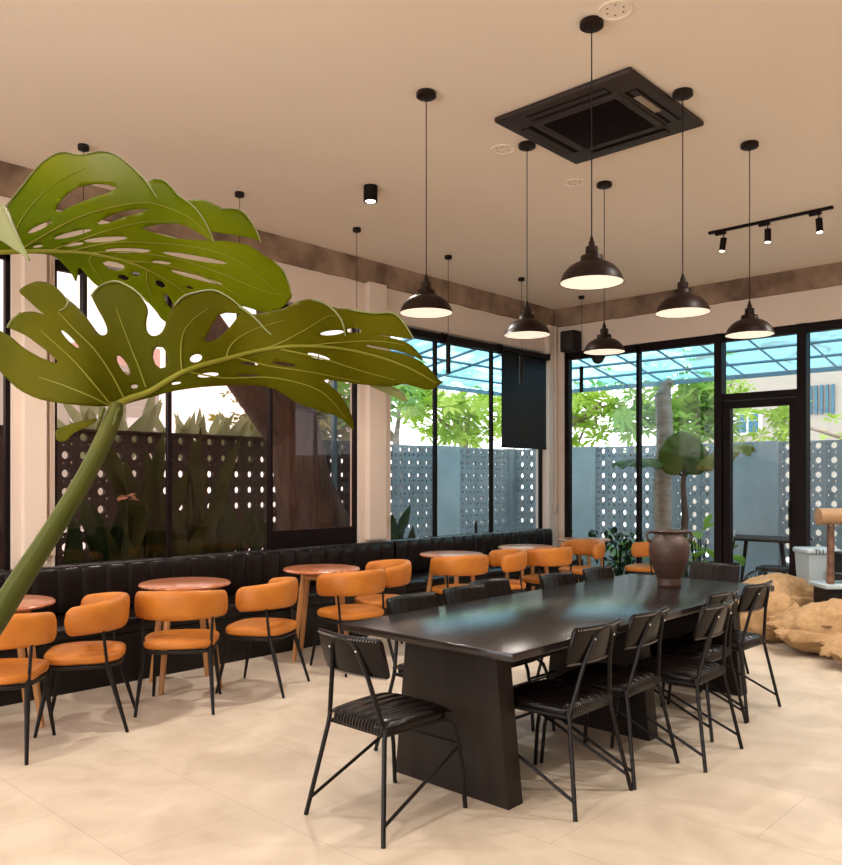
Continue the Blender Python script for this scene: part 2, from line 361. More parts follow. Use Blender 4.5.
# speaker and dome camera on the back wall
t_ = thing('wall_speaker', 'dark box speaker on the back wall just right of the corner', 'speaker', (-5.99, YW - .14, 3.33))
MB().rbox((0, 0, 0), (.22, .20, .28), .02, 3).build('cabinet', 'dark_plastic', t_); MB().rbox((0, -.104, 0), (.19, .012, .25), .005, 2).build('speaker_grille', 'grille_dark', t_)
MB().box(-.03, .09, -.05, .03, .14, .05).build('bracket', 'black_metal', t_, smooth=False)
t_ = thing('dome_camera', 'small dark dome camera under the window head beside the corner', 'camera', (-5.62, YW - .07, 3.08))
MB().lathe([(.09, .04), (.095, .02), (.095, 0), (.08, -.005)], 24).build('camera_base', 'dark_plastic', t_)
MB().lathe([(.078, 0)] + [(.078 * math.cos(a * PI / 16), -.075 * math.sin(a * PI / 16)) for a in range(1, 8)] + [(0, -.075)], 24).build('dome', 'grille_dark', t_)
MB().box(-.02, .03, .0, .02, .085, .05).build('bracket', 'black_metal', t_, smooth=False)

# ------------------------------------------------------------------ banquettes
def banquette(y0, y1, label, end_round):
    t_ = thing('banquette', label, 'bench', (XW + .02, y0, 0), group='black leather wall benches'); Ly = y1 - y0
    MB().box(0, 0, 0, .62, Ly, .36).build('plinth', 'bench_leather', t_, smooth=False)
    MB().rbox((.34, Ly / 2, .415), (.60, Ly - .01, .11), .035, 4).build('seat_cushion', 'bench_leather', t_)
    p = .19; nseg = round(Ly / p)
    def fn(u, v):   # channelled back pad: closed section swept along the bench, grooves pinch it
        y = u * Ly; g = abs(math.sin(PI * u * nseg)); sq = .78 + .22 * min(1, g * 1.7) ** .6
        a = 2 * PI * v; cx_, cz_ = .085, .655; ca, sa = math.cos(a), math.sin(a)
        x = cx_ + .075 * math.copysign(abs(ca) ** .45, ca) * sq; z = cz_ + .185 * math.copysign(abs(sa) ** .45, sa) * (.93 + .07 * sq)
        return (x, y, z)
    b_ = MB().grid(fn, nseg * 8, 28); nn = 29
    b_.f.append(tuple(range(nn - 1))); e = nseg * 8 * nn; b_.f.append(tuple(e + k for k in range(nn - 1))[::-1])
    b_.build('channelled_backrest', 'bench_leather', t_)
banquette(-1.5, 6.22, 'long black leather wall bench under the tinted window bay', 0)
banquette(6.25, 9.22, 'shorter black channelled bench under the corner window bay', 1)

# ------------------------------------------------------------------ round cafe tables
def cafe_table(label):
    t_ = thing('cafe_table', label, 'table', group='round wooden tables along the wall bench')
    MB().lathe([(0, .722), (.30, .722), (.318, .727), (.325, .736), (.318, .747), (.31, .75), (0, .75)], 48).build('tabletop', 'walnut', t_)
    a = MB()
    for k in range(4):
        q = PI / 4 + k * PI / 2; c1 = Vector((math.cos(q), math.sin(q), 0)) * .19; c2 = Vector((math.cos(q + PI / 2), math.sin(q + PI / 2), 0)) * .19
        a.tube([c1 + Vector((0, 0, .69)), c2 + Vector((0, 0, .69))], .02, 4, flat=1.4)
    a.build('apron', 'oak_leg', t_, smooth=False)
    for k in range(4):
        q = PI / 4 + k * PI / 2; d = Vector((math.cos(q), math.sin(q), 0))
        MB().tube([d * .185 + Vector((0, 0, .722)), d * .29], [.026, .018], 8).build('leg', 'oak_leg', t_)
    return t_
TP = [(-5.30, 1.90, 'round table at the left picture edge'), (-5.33, 3.20, 'round reddish wooden table with the wide-backed chair in front of it'),
      (-5.34, 4.50, 'round wooden table with all its legs showing, second window bay'),
      (-5.42, 6.27, 'round pale-lit wooden table in front of the pillar end of the corner bench'),
      (-5.37, 7.50, 'round pale-lit wooden table before the half lowered blind'), (-5.52, 8.93, 'round wooden table farthest back, tucked in the corner')]
proto = cafe_table('')
for i, (x, y, lb) in enumerate(TP): place(proto, i == 0, (x, y, 0), random.uniform(-.5, .5) if i != 2 else .75, lb)

# ------------------------------------------------------------------ tan armchairs (face local +Y)
def armchair():
    t_ = thing('armchair', '', 'chair', group='tan leather tub chairs round the small tables')
    def seat(u, v):
        a = 2 * PI * u; ca, sa = math.cos(a), math.sin(a); e = .62
        x = .235 * math.copysign(abs(ca) ** e, ca); y = .225 * math.copysign(abs(sa) ** e, sa)
        if y > 0: x *= 1 + .08 * y / .225
        k = min(v, 1 - v) * 2; s = (k) ** .38 if k < 1 else 1
        rr_ = min(1, s); z = .405 if v < .5 else .475
        th = v * PI - PI / 2; rad = math.cos(th) ** .42 if abs(th) < PI / 2 - 1e-6 else 0
        zz = .437 + .038 * math.copysign(abs(math.sin(th)) ** .5, math.sin(th)) + (.008 * (1 - (x * x + y * y) / .05) if th > 0 else 0)
        return (x * rad, y * rad, zz)
    MB().grid(seat, 40, 18, closeu=True).build('seat', 'tan_leather', t_, angle=80)
    A0, A1 = math.radians(168), math.radians(372)     # wraps the rear: from left arm round behind to right arm
    def back(u, v):
        a = A0 + (A1 - A0) * u; tt = abs(u - .5) * 2          # 0 middle, 1 ends
        endk = max(0, (tt - .86) / .14); hgt = (.100 - .016 * tt) * math.sqrt(max(0, 1 - endk ** 2.4)); th = .034 * math.sqrt(max(0, 1 - endk ** 3)) + .001
        q = 2 * PI * v; cq, sq = math.cos(q), math.sin(q)
        rx, ry = .265, .245; cz = .690 - .025 * tt ** 2
        off = th * math.copysign(abs(cq) ** .75, cq); z = cz + hgt * math.copysign(abs(sq) ** .62, sq)
        return ((rx + off) * math.cos(a), (ry + off) * math.sin(a) + .03 - .03 * (z - cz) * 3 * (1 - tt), z)
    MB().grid(back, 56, 20).build('backrest', 'tan_leather', t_, angle=80)
    fr = MB(); pts = []
    for k in range(41):
        a = 2 * PI * k / 40; ca, sa = math.cos(a), math.sin(a); pts.append((.222 * math.copysign(abs(ca) ** .62, ca), .212 * math.copysign(abs(sa) ** .62, sa), .392))
    fr.tube(pts, .013, 8, cap=False); fr.build('seat_frame', 'black_metal', t_)
    for s in (-1, 1):
        MB().tube([(s * .19, .165, .40), (s * .225, .245, 0)], [.017, .010], 8).build('leg', 'black_metal', t_)
        MB().tube([(s * .222, -.125, .64), (s * .212, -.145, .42), (s * .208, -.155, .38), (s * .24, -.265, 0)], [.009, .010, .017, .010], 8).build('leg', 'black_metal', t_)
    return t_
AP = [((-4.80, 1.72), (-.77, .64), 'tan leather chair cut by the left picture edge, lowest in the frame'),
      ((-4.93, 2.28), (-.55, -.83), 'tan leather chair turned left, its curved side to us, second from the left edge'),
      ((-4.88, 2.90), (-.77, .64), 'tan leather chair with its wide back square to us before the reddish round table'),
      ((-4.86, 3.54), (-.87, -.50), 'tan leather chair between the wide-backed chair and the four-legged round table'),
      ((-4.88, 4.42), (-.92, .10), 'tan leather chair just behind the head of the long black table'),
      ((-5.12, 5.00), (-.45, -.89), 'tan leather chair half hidden behind the chair near the table head, below the pillar'),
      ((-5.10, 6.02), (-.90, .30), 'tan leather chair before the pale-lit table nearest the pillar'),
      ((-5.05, 6.62), (-.62, -.78), 'tan leather chair squeezed between two pale-lit round tables'),
      ((-4.97, 7.30), (-.93, .25), 'tan leather chair with broad back in front of the curved corner chair'),
      ((-5.15, 8.28), (-.25, -.97), 'tan leather chair near the corner showing the inside of its curved back'),
      ((-4.72, 9.02), (-1, -.12), 'tan leather chair left of the clay vase, mostly hidden by it')]
proto = armchair()
for i, ((x, y), d, lb) in enumerate(AP): place(proto, i == 0, (x, y, 0), math.atan2(d[1], d[0]) - PI / 2, lb)

# ------------------------------------------------------------------ long black table
TX0, TX1, TY0, TY1 = -3.21, -2.11, 2.84, 5.91
t_ = thing('long_table', 'long black wooden table on slanted panel legs in the middle of the room', 'table', ((TX0 + TX1) / 2, (TY0 + TY1) / 2, 0))
hw, hl = (TX1 - TX0) / 2, (TY1 - TY0) / 2
MB().rbox((0, 0, .731), (2 * hw, 2 * hl, .038), .003, 2).build('tabletop', 'black_wood', t_, angle=30)
def panel(yc, sgn):
    mb = MB(); a, b_, o_ = .285, .360, .06; y0_, y1_ = yc - .055, yc + .055
    v = [(o_ - b_, y0_, 0), (o_ + b_, y0_, 0), (o_ + a, y0_, .712), (o_ - a, y0_, .712), (o_ - b_, y1_, 0), (o_ + b_, y1_, 0), (o_ + a, y1_, .712), (o_ - a, y1_, .712)]
    mb.add(v, [(0, 1, 2, 3), (7, 6, 5, 4), (0, 4, 5, 1), (1, 5, 6, 2), (2, 6, 7, 3), (3, 7, 4, 0)]); return mb.build('panel_leg', 'table_side', t_, smooth=False)
panel(-hl + .20, 1); panel(hl - .21, -1); panel(0, 0)
MB().box(-.03, -hl + .26, .50, .03, hl - .26, .712).build('stretcher_beam', 'table_side', t_, smooth=False)

# ------------------------------------------------------------------ black dining chairs (face local +Y)
def dining_chair():
    t_ = thing('dining_chair', '', 'chair', group='black leather chairs round the long table')
    nch = 6
    def seat(u, v):
        # rounded slab with channels running front to back
        a = 2 * PI * u; ca, sa = math.cos(a), math.sin(a); e = .38
        x = math.copysign(abs(ca) ** e, ca); y = math.copysign(abs(sa) ** e, sa)
        th = v * PI - PI / 2; rad = max(0, math.cos(th)) ** .28
        X_ = x * rad; Y_ = y * rad; wd = .183 + .030 * (Y_ + 1) / 2
        z = .447 + .025 * math.copysign(abs(math.sin(th)) ** .4, math.sin(th)) + .008 * (1 - X_ * X_) * (1 if th > 0 else 0)
        return (X_ * wd, Y_ * .207, z - .012 * max(0, Y_) ** 3 - .006 * max(0, -Y_))
    def seat_top(u, v):
        X_ = (u * 2 - 1) * .985; Y_ = (v * 2 - 1) * .985; wd = .183 + .030 * (Y_ + 1) / 2
        g = abs(math.sin(PI * nch * u)); e_ = (1 - abs(X_) ** 10) * (1 - abs(Y_) ** 10)
        z = .452 + (.022 + .010 * min(1, g * 1.6) ** .5) * e_ ** .4 + .008 * (1 - X_ * X_)
        return (X_ * wd, Y_ * .207, z - .012 * max(0, Y_) ** 3 - .006 * max(0, -Y_))
    s_ = MB().grid(seat, 48, 14, closeu=True).grid(seat_top, nch * 8, 14); s_.build('seat', 'black_leather', t_, angle=70)
    hm = MB()                                              # whip stitches along the rear and side edges
    for k in range(18):
        u = (k + .5) / 18; hm.tube([((u * 2 - 1) * .175, -.209, .425), ((u * 2 - 1) * .175 + .006, -.214, .452), ((u * 2 - 1) * .175 + .004, -.200, .470)], .0022, 4)
    hm.build('seat_stitching', 'dark_stitch', t_)
    def pad(u, v):
        q = 2 * PI * v; cq, sq = math.cos(q), math.sin(q); X_ = (u * 2 - 1); ek = max(0, (abs(X_) - .93) / .07); s = math.sqrt(max(0, 1 - ek ** 2)) * .12 + .88 if ek < 1 else .86
        g = .82 + .18 * min(1, abs(math.sin(PI * 7 * u)) * 1.6) ** .6
        z = .749 + .088 * math.copysign(abs(sq) ** .35, sq) * s
        y = -.222 - .055 * (z - .66) / .19 + .012 * (X_ * X_) * 3.0 + .014 * math.copysign(abs(cq) ** .5, cq) * (g if cq > 0 else .9) * s
        return (X_ * .197, y, z)
    p = MB().grid(pad, 56, 20); nn = 21; p.f.append(tuple(range(nn - 1))); e = 56 * nn; p.f.append(tuple(e + k for k in range(nn - 1))[::-1])
    p.build('backrest', 'black_leather', t_, angle=60)
    st = MB(); st2 = MB()
    for k in range(26):
        X_ = (k + .5) / 13 - 1; yb = -.222 - .050 + .036 * X_ * X_
        st.tube([(X_ * .19 - .003, yb - .015, .821), (X_ * .19, yb - .004, .8335), (X_ * .19 + .003, yb + .014, .823)], .0024, 4)
        yb = -.224 + .036 * X_ * X_; st2.tube([(X_ * .19 - .003, yb - .016, .668), (X_ * .19, yb - .004, .656), (X_ * .19 + .003, yb + .012, .668)], .0022, 4)
    st.build('top_stitching', 'highlight_stitch', t_); st2.build('bottom_stitching', 'highlight_stitch', t_)
    r = .0105
    # inverted-U upright that carries the pad
    up = [(-.175, -.195, .435), (-.115, -.232, .66), (-.078, -.265, .782), (-.06, -.272, .808), (-.03, -.276, .822), (0, -.277, .826), (.03, -.276, .822), (.06, -.272, .808), (.078, -.265, .782), (.115, -.232, .66), (.175, -.195, .435)]
    MB().tube(up, r, 8).build('back_frame', 'black_metal', t_)
    for s in (-1, 1):
        b_ = bmesh.new(); bmesh.ops.create_icosphere(b_, subdivisions=2, radius=.0065)
        MB().bm(b_, Matrix.Translation((s * .083, -.273, .775))).build('rivet', 'steel', t_)
    sf = MB().tube([(-.168, -.19, .42), (.168, -.19, .42), (.195, .16, .42), (-.195, .16, .42), (-.168, -.19, .42)], .009, 8, cap=False)
    sf.build('seat_frame', 'black_metal', t_)
    for s in (-1, 1):
        MB().tube([(s * .178, -.19, .45), (s * .180, -.20, .40), (s * .247, -.272, .0)], r, 8).build('leg', 'black_metal', t_)
        MB().tube([(s * .185, .10, .425), (s * .200, .17, .418), (s * .209, .205, .395), (s * .213, .225, .35), (s * .220, .255, .20), (s * .226, .272, .0)], r, 8).build('leg', 'black_metal', t_)
        MB().tube([(s * .234, -.259, .075), (s * .212, .236, .285)], .008, 8).build('side_brace', 'black_metal', t_)
    MB().tube([(-.214, .232, .30), (.214, .232, .30)], .008, 8).build('stretcher', 'black_metal', t_)
    return t_
dc = dining_chair()
DP = [((-2.63, 2.605), 0, 'black leather metal-framed chair alone at the near head of the long table', 1),
      ((-2.225, 3.335), PI / 2, 'black chair nearest us on the right side of the long table', 0),
      ((-2.225, 3.84), PI / 2 + .03, 'black chair second from the near end on the right side of the long table', 0),
      ((-2.07, 4.30), PI / 2 + .02, 'black chair in the middle of the right side, pulled out a little farther', 0),
      ((-2.245, 4.80), PI / 2, 'black chair second from the far end of the right side, mostly hidden', 0),
      ((-2.235, 5.33), PI / 2 - .04, 'black chair at the far end of the right side, in front of the burlap sacks', 0),
      ((-3.00, 3.39), -PI / 2, 'black chair on the window side of the table, nearest its head corner', 0),
      ((-3.02, 3.885), -PI / 2, 'black chair on the window side of the table, second from the head', 0),
      ((-3.11, 4.25), -PI / 2, 'black chair on the window side of the table, slightly pushed back in the middle', 0),
      ((-2.99, 4.86), -PI / 2, 'black chair on the window side of the table, second from its far end', 0),
      ((-2.99, 5.40), -PI / 2, 'black chair on the window side of the table, farthest and left of the vase', 0),
      ((-2.71, 6.07), PI, 'black chair at the far end of the table facing us, right of the vase', 0)]
for (x, y), rz, lb, first in DP: place(dc, first, (x, y, 0), rz, lb)

# ------------------------------------------------------------------ clay vase
t_ = thing('clay_vase', 'brown two-handled clay vase standing on the far part of the black table', 'vase', (-2.67, 5.38, .75))
prof = [(0, 0), (.088, 0), (.094, .006), (.096, .02), (.090, .035), (.094, .05), (.092, .058), (.100, .07), (.118, .11), (.138, .16), (.153, .21), (.160, .255), (.158, .29), (.146, .325), (.125, .352), (.108, .365), (.104, .378), (.116, .388), (.122, .396), (.116, .402), (.102, .398), (.092, .378), (.11, .35), (.14, .29), (.13, .18), (.08, .03), (0, .02)]
MB().lathe(prof, 48).build('vase_body', 'clay', t_); t_.scale = (.87, .87, .97); t_.location.x += .025; t_.location.y += .01
dirv = RGT.copy()
for s in (-1, 1):
    hp = [(s * .148, .315), (s * .172, .335), (s * .182, .362), (s * .172, .386), (s * .148, .393), (s * .108, .385)]
    MB().tube([dirv * a + Vector((0, 0, z)) for a, z in hp], [.013, .012, .011, .011, .012, .013], 10).build('handle', 'clay', t_)

# ------------------------------------------------------------------ pendants over the table
def pendant():
    t_ = thing('pendant_lamp', '', 'lamp', group='dome pendants over the long table')
    MB().lathe([(0, 0), (.055, 0), (.06, -.006), (.06, -.028), (.052, -.034), (0, -.034)], 28).build('ceiling_rose', 'bronze_shade', t_)
    MB().tube([(0, 0, -.03), (0, 0, -1.11)], .0032, 6).build('cord', 'dark_plastic', t_)
    z0 = -1.326
    MB().lathe([(.006, z0 + .235), (.012, z0 + .21), (.016, z0 + .205), (.016, z0 + .185), (.030, z0 + .182), (.032, z0 + .15), (.028, z0 + .148), (.030, z0 + .146), (.030, z0 + .13)], 24).build('lamp_socket', 'bronze_shade', t_)
    outer = [(.028, z0 + .140), (.054, z0 + .136), (.058, z0 + .112), (.062, z0 + .106), (.085, z0 + .098), (.115, z0 + .080), (.140, z0 + .052), (.153, z0 + .025), (.158, z0 + .006), (.162, z0)]
    MB().lathe(outer + [(.158, z0), (.150, z0 + .022), (.136, z0 + .048), (.112, z0 + .074), (.082, z0 + .092), (.028, z0 + .10)], 48, close=True).build('lamp_shade', 'bronze_shade', t_)
    MB().lathe([(.157, z0 + .002), (.149, z0 + .020), (.135, z0 + .045), (.111, z0 + .071), (.081, z0 + .089), (.02, z0 + .094)], 40).build('white_lining', 'shade_inner', t_)
    b_ = bmesh.new(); bmesh.ops.create_uvsphere(b_, u_segments=20, v_segments=12, radius=.034); MB().bm(b_, Matrix.Translation((0, 0, z0 + .055))).build('bulb', 'bulb_glow', t_)
    return t_
pp = pendant()
PL = [(-2.2, 3.63, 'dome pendant hanging from beside the ceiling air conditioner, biggest and highest in the picture'),
      (-2.2, 4.66, 'dome pendant second in the right row, hanging right of the air conditioner'), (-2.2, 5.69, 'dome pendant farthest right, before the door top'),
      (-3.33, 3.62, 'dome pendant farthest left, over the tip of the big leaf'), (-3.33, 4.65, 'dome pendant in front of the corner blind'), (-3.33, 5.68, 'dome pendant lowest in the picture, right of the wall speaker')]
for i, (x, y, lb) in enumerate(PL):
    place(pp, i == 0, (x, y, H), 0, lb)
    spot('pendant_light', (x, y, H - 1.326 + .01), (x, y, 0), 38, WARM, 2.6, .8, .05)

# thin tube pendants over the round tables
def tubep():
    t_ = thing('tube_pendant', '', 'lamp', group='black tube pendants over the round tables')
    MB().lathe([(0, 0), (.036, 0), (.038, -.004), (.038, -.034), (.03, -.038), (0, -.038)], 20).build('ceiling_rose', 'dark_plastic', t_)
    MB().tube([(0, 0, -.03), (0, 0, -.90)], .0028, 6).build('cord', 'dark_plastic', t_)
    MB().lathe([(0, -.895), (.022, -.895), (.025, -.90), (.025, -1.22), (.02, -1.222), (.019, -1.20), (0, -1.20)], 20).build('lamp_tube', 'black_metal', t_)
    return t_
tp = tubep(); TL = ['behind the top of the upper big leaf', 'above the right end of the upper big leaf', 'second cord left of the left dome lamp, tube behind the leaf', 'hanging before the middle corner pane', 'hanging against the half lowered blind', 'hanging before the leftmost pane of the back wall']
for i in range(6): place(tp, i == 0, (-5.6, 2.57 + 1.285 * i, H), 0, 'slim black tube pendant ' + TL[i])

# ------------------------------------------------------------------ ceiling fittings
t_ = thing('air_conditioner', 'square black cassette air conditioner set in the ceiling', 'air conditioner', (-2.76, 4.65, H))
h_ = .485
MB().rbox((0, 0, -.018), (2 * h_, 2 * h_, .036), .014, 3).build('panel', 'ac_body', t_)
MB().rbox((0, 0, -.038), (.52, .52, .012), .004, 2).build('intake_grille', 'ac_dark', t_)
fm = MB()
for s in (-1, 1): fm.rbox((s * .285, 0, -.038), (.05, .516, .014), .005, 2); fm.rbox((0, s * .285, -.038), (.62, .05, .014), .005, 2)
fm.build('grille_frame', 'ac_body', t_)
for k in range(4):
    mx = Matrix.Rotation(k * PI / 2, 4, 'Z'); v = MB().rbox((0, .375, -.036), (.56, .085, .006), .002, 1, mx=mx).build('air_outlet', 'ac_dark', t_)
    MB().rbox((0, .385, -.041), (.55, .045, .004), .0015, 1, mx=mx).build('louvre', 'ac_body', v)
MB().box(.35, -.20, -.0445, .395, .07, -.0434).build('sticker', 'sticker', t_, smooth=False)['label'] = 'pale warning sticker strip'
t_ = thing('track_light', 'black ceiling track with three small spot heads near the back wall', 'lamp', (-2.73, 7.48, H))
MB().rbox((0, 0, -.012), (1.09, .034, .024), .003, 1).build('track', 'frame_black', t_)
for i, (x, tilt) in enumerate(((-.40, .12), (0, 0), (.43, -.05))):
    hd = MB().rbox((x - .03, 0, -.035), (.10, .032, .03), .004, 2).tube([(x, 0, -.05), (x, 0, -.095)], .006, 8).tube([(x + .0, 0, -.085), (x - tilt * .15, 0, -.20)], .028, 20).build('spot_head', 'frame_black', t_)
    MB().tube([(x - tilt * .148, 0, -.199), (x - tilt * .156, 0, -.206)], .022, 20).build('lens', 'bulb_glow', hd)
    spot('track_spot', (-2.73 + x - tilt * .16, 7.48, H - .22), (-2.73 + x * 1.5, 7.3, 0), 75, WARM, 1.6, .7, .03)
def cyl(x, y, label):
    t_ = thing('ceiling_spotlight', label, 'lamp', (x, y, H))
    MB().lathe([(0, 0), (.056, 0), (.056, -.125), (.048, -.125), (.046, -.11), (0, -.11)], 28).build('housing', 'frame_black', t_)
    MB().lathe([(.044, -.112), (.035, -.125), (0, -.130)], 24).build('lens', 'bulb_glow', t_)
cyl(-4.72, 4.48, 'black cylinder spotlight on the ceiling left of the dome lamps')
for x, y, pw in ((-4.72, 4.48, 240), (-4.9, 1.2, 150), (-4.72, -.8, 90), (-2.2, 1.2, 115), (-1.0, -.6, 80), (-.9, 4.48, 130), (-.9, 7.0, 230), (1.5, 2, 60), (.8, 6.0, 280)):
    spot('cylinder_light', (x, y, H - .14), (x, y, 0), pw, WARM, 2.3, .5, .035)
def cspk(x, y, label):
    t_ = thing('ceiling_speaker', label, 'speaker', (x, y, H), group='round white plates on the ceiling')
    MB().lathe([(.085, 0), (.088, -.004), (.084, -.008), (.074, -.006), (.072, -.003), (0, -.003)], 32).build('rim', 'ceiling_paint', t_)
    g = MB()
    for k in range(6):
        q = k * PI / 3; g.lathe([(0, -.0045), (.005, -.0045), (.006, -.002)], 8, (.045 * math.cos(q), .045 * math.sin(q), 0))
    g.build('grille_holes', 'rust_iron', t_)
cspk(-2.06, 3.62, 'round cream ceiling plate beside the topmost lamp rose'); cspk(-3.51, 4.61, 'round cream ceiling plate left of the air conditioner'); cspk(-3.49, 5.51, 'round cream ceiling plate below the air conditioner')

# ------------------------------------------------------------------ burlap sacks, scale, bins
def sack(label, loc, rz, L_, W_, H_, seed, side=-1):
    t_ = thing('burlap_sack', label, 'sack', loc, rz, 'full burlap sacks on the floor by the door')
    def fn(u, v):
        a = 2 * PI * u; th = v * PI - PI / 2; ca, sa = math.cos(a), math.sin(a); ct = max(0, math.cos(th)) ** .62; stt = math.copysign(abs(math.sin(th)) ** .85, math.sin(th))
        x = L_ / 2 * math.copysign(abs(ca) ** .72, ca) * ct; y = W_ / 2 * math.copysign(abs(sa) ** .72, sa) * ct; z = H_ / 2 + H_ / 2 * stt
        z *= 1 - .28 * (abs(x) / (L_ / 2)) ** 2.2 * (z / H_)
        p_ = Vector((x * 3 + seed * 7, y * 3, z * 3)); n1 = noise.noise(p_) * .07 + noise.noise(p_ * 3) * .022
        cr_ = abs(noise.noise(Vector((x * 9 + seed, y * 9, z * 5)))) ** .5 * .028
        k = 1 + (n1 - cr_) / max(.15, math.hypot(x, y)) if math.hypot(x, y) > .03 else 1
        return (x * k, y * k, max(0, z + n1 * .6 - (cr_ if stt > 0 else 0)))
    MB().grid(fn, 72, 40, closeu=True).build('sack_body', 'burlap', t_, angle=80)
    # gathered open end: frilled hem sticking out
    def hem(u, v):
        a = (u - .5) * 2.5; rr_ = .10 + .14 * v; w_ = .02 * math.sin(a * 19 + seed) * (.4 + v)
        return (L_ / 2 - .07 + .11 * v + w_, math.sin(a) * W_ * .42 * (.75 + .3 * v), H_ * .40 + .09 * math.cos(a * 1.2) - .05 * v + w_ * .7 + .02 * math.sin(a * 7))
    hb = MB().grid(hem, 70, 8).build('sack_hem', 'burlap', t_, angle=80); md = hb.modifiers.new('thick', 'SOLIDIFY'); md.thickness = .007
    def flap(u, v):
        a = -PI * (.98 - .93 * u); lift = .35 + .22 * math.sin(u * 2.6 + seed) - .30 * (1 - u) ** 2; vv = .5 + lift * .28 - v * (.12 + .03 * math.sin(u * 23 + seed))
        p_ = Vector(fn(side * -a / (2 * PI) % 1, max(.12, min(.93, vv)))); c_ = Vector((0, 0, H_ * .45)); o_ = (p_ - c_).normalized()
        return p_ + o_ * (.010 + .045 * v + .012 * math.sin(u * 31 + seed * 3) * v)
    hb = MB().grid(flap, 90, 7).build('folded_flap', 'burlap', t_, angle=80); md = hb.modifiers.new('thick', 'SOLIDIFY'); md.thickness = .008
    # seam roll over the top
    sp = [(-L_ * .30 + L_ * .60 * k / 24, side * -W_ * (-.34 + .05 * math.sin(k * .8 + seed)), H_ * (.60 + .05 * math.sin(k * .6 + seed)) * (1 - .18 * abs(k / 12 - 1) ** 2)) for k in range(25)]
    MB().tube(sp, [.010 + .006 * math.sin(k * 1.7) ** 2 for k in range(25)], 8).build('sack_seam', 'burlap', t_)
    return t_
sack('upright bulging burlap sack just behind the far table corner', (-2.86, 7.80, 0), 1.9, .60, .50, .54, 1)
sack('burlap sack lying farthest back between the upright sack and the scale', (-3.0, 8.55, 0), .8, .92, .50, .56, 2)
sack('big burlap sack lying in front of the platform scale with folded hem towards us', (-2.20, 7.58, 0), 3.75, .94, .56, .45, 3, 1)
sack('burlap sack corner nearest us at the right picture edge', (-1.70, 7.15, 0), 3.4, .80, .44, .32, 4, 1)
# platform scale
t_ = thing('platform_scale', 'old iron platform scale with a tan drum head on a post behind the sacks', 'scale', (-2.44, 8.26, 0), TH)
MB().rbox((.14, .06, .24), (.40, .30, .48), .012, 2).build('wooden_crate', 'dark_plastic', t_)
MB().rbox((.12, .04, .50), (.46, .36, .04), .008, 2).build('platform', 'white_plastic', t_)
MB().rbox((.17, .06, .57), (.30, .24, .095), .01, 2).build('glass_tray', 'jar_glass', t_)
MB().tube([(-.02, -.05, .51), (-.02, -.05, 1.08)], .032, 12).tube([(-.055, -.05, .53), (-.035, -.05, 1.0)], .010, 8).build('post', 'rust_iron', t_)
MB().tube([(-.14, -.05, 1.15), (-.137, -.05, 1.15), (.16, -.05, 1.15), (.163, -.05, 1.15)], [.068, .078, .078, .068], 28).build('drum_head', 'brass_dull', t_)
kn = MB()
for k in range(4): kn.tube([(-.05 + .06 * k, -.105, 1.085), (-.05 + .06 * k, -.122, 1.07)], .008, 8)
kn.build('knob', 'steel', t_)
MB().rbox((-.015, -.05, 1.09), (.14, .07, .03), .006, 2).build('bracket', 'rust_iron', t_)
# white bin with its printed letters
t_ = thing('waste_bin', 'white square waste bin with dark letters beside the door post', 'bin', (-2.77, 8.94, 0), TH)
def tbin(w0, w1, d0, d1, z0, z1, mb=None):
    mb = mb or MB(); return mb.add([(-w0, -d0, z0), (w0, -d0, z0), (w0, d0, z0), (-w0, d0, z0), (-w1, -d1, z1), (w1, -d1, z1), (w1, d1, z1), (-w1, d1, z1)], [(3, 2, 1, 0), (4, 5, 6, 7), (0, 1, 5, 4), (1, 2, 6, 5), (2, 3, 7, 6), (3, 0, 4, 7)])
tbin(.12, .155, .12, .155, 0, .74).build('bin_body', 'white_plastic', t_, smooth=False)
MB().rbox((0, 0, .765), (.35, .35, .055), .02, 3).build('bin_lid', 'white_plastic', t_)
cu = bpy.data.curves.new('lettering', 'FONT'); cu.body = 'TH'; cu.size = .075; cu.extrude = .0015; cu.align_x = 'CENTER'
to = bpy.data.objects.new('tmp', cu); C.objects.link(to); bpy.context.view_layer.update()
me = bpy.data.meshes.new_from_object(to); bpy.data.objects.remove(to)
lt = bpy.data.objects.new('lettering', me); C.objects.link(lt); lt.parent = t_; me.materials.append(M['dark_plastic']); lt.location = (-.06, -.1765, .74); lt.rotation_euler = (PI / 2, 0, 0)
t_ = thing('waste_bin', 'black square bin behind the platform scale, right of the white bin', 'bin', (-2.40, 8.93, 0), TH)
tbin(.15, .18, .15, .18, 0, .74).build('bin_body', 'dark_plastic', t_, smooth=False); MB().rbox((0, 0, .755), (.38, .38, .035), .012, 3).build('bin_lid', 'dark_plastic', t_)
t_ = thing('storage_jar', 'pinkish glazed jar standing on the black bin lid', 'jar', (-2.36, 8.96, .7735))
mat('jar_pink', (.55, .40, .34), .35)
MB().lathe([(0, 0), (.07, 0), (.085, .02), (.088, .12), (.08, .15), (.06, .16), (0, .16)], 24).build('jar_body', 'jar_pink', t_)
MB().lathe([(0, .16), (.065, .16), (.065, .18), (.02, .185), (.018, .20), (0, .205)], 24).build('jar_lid', 'window_white', t_)

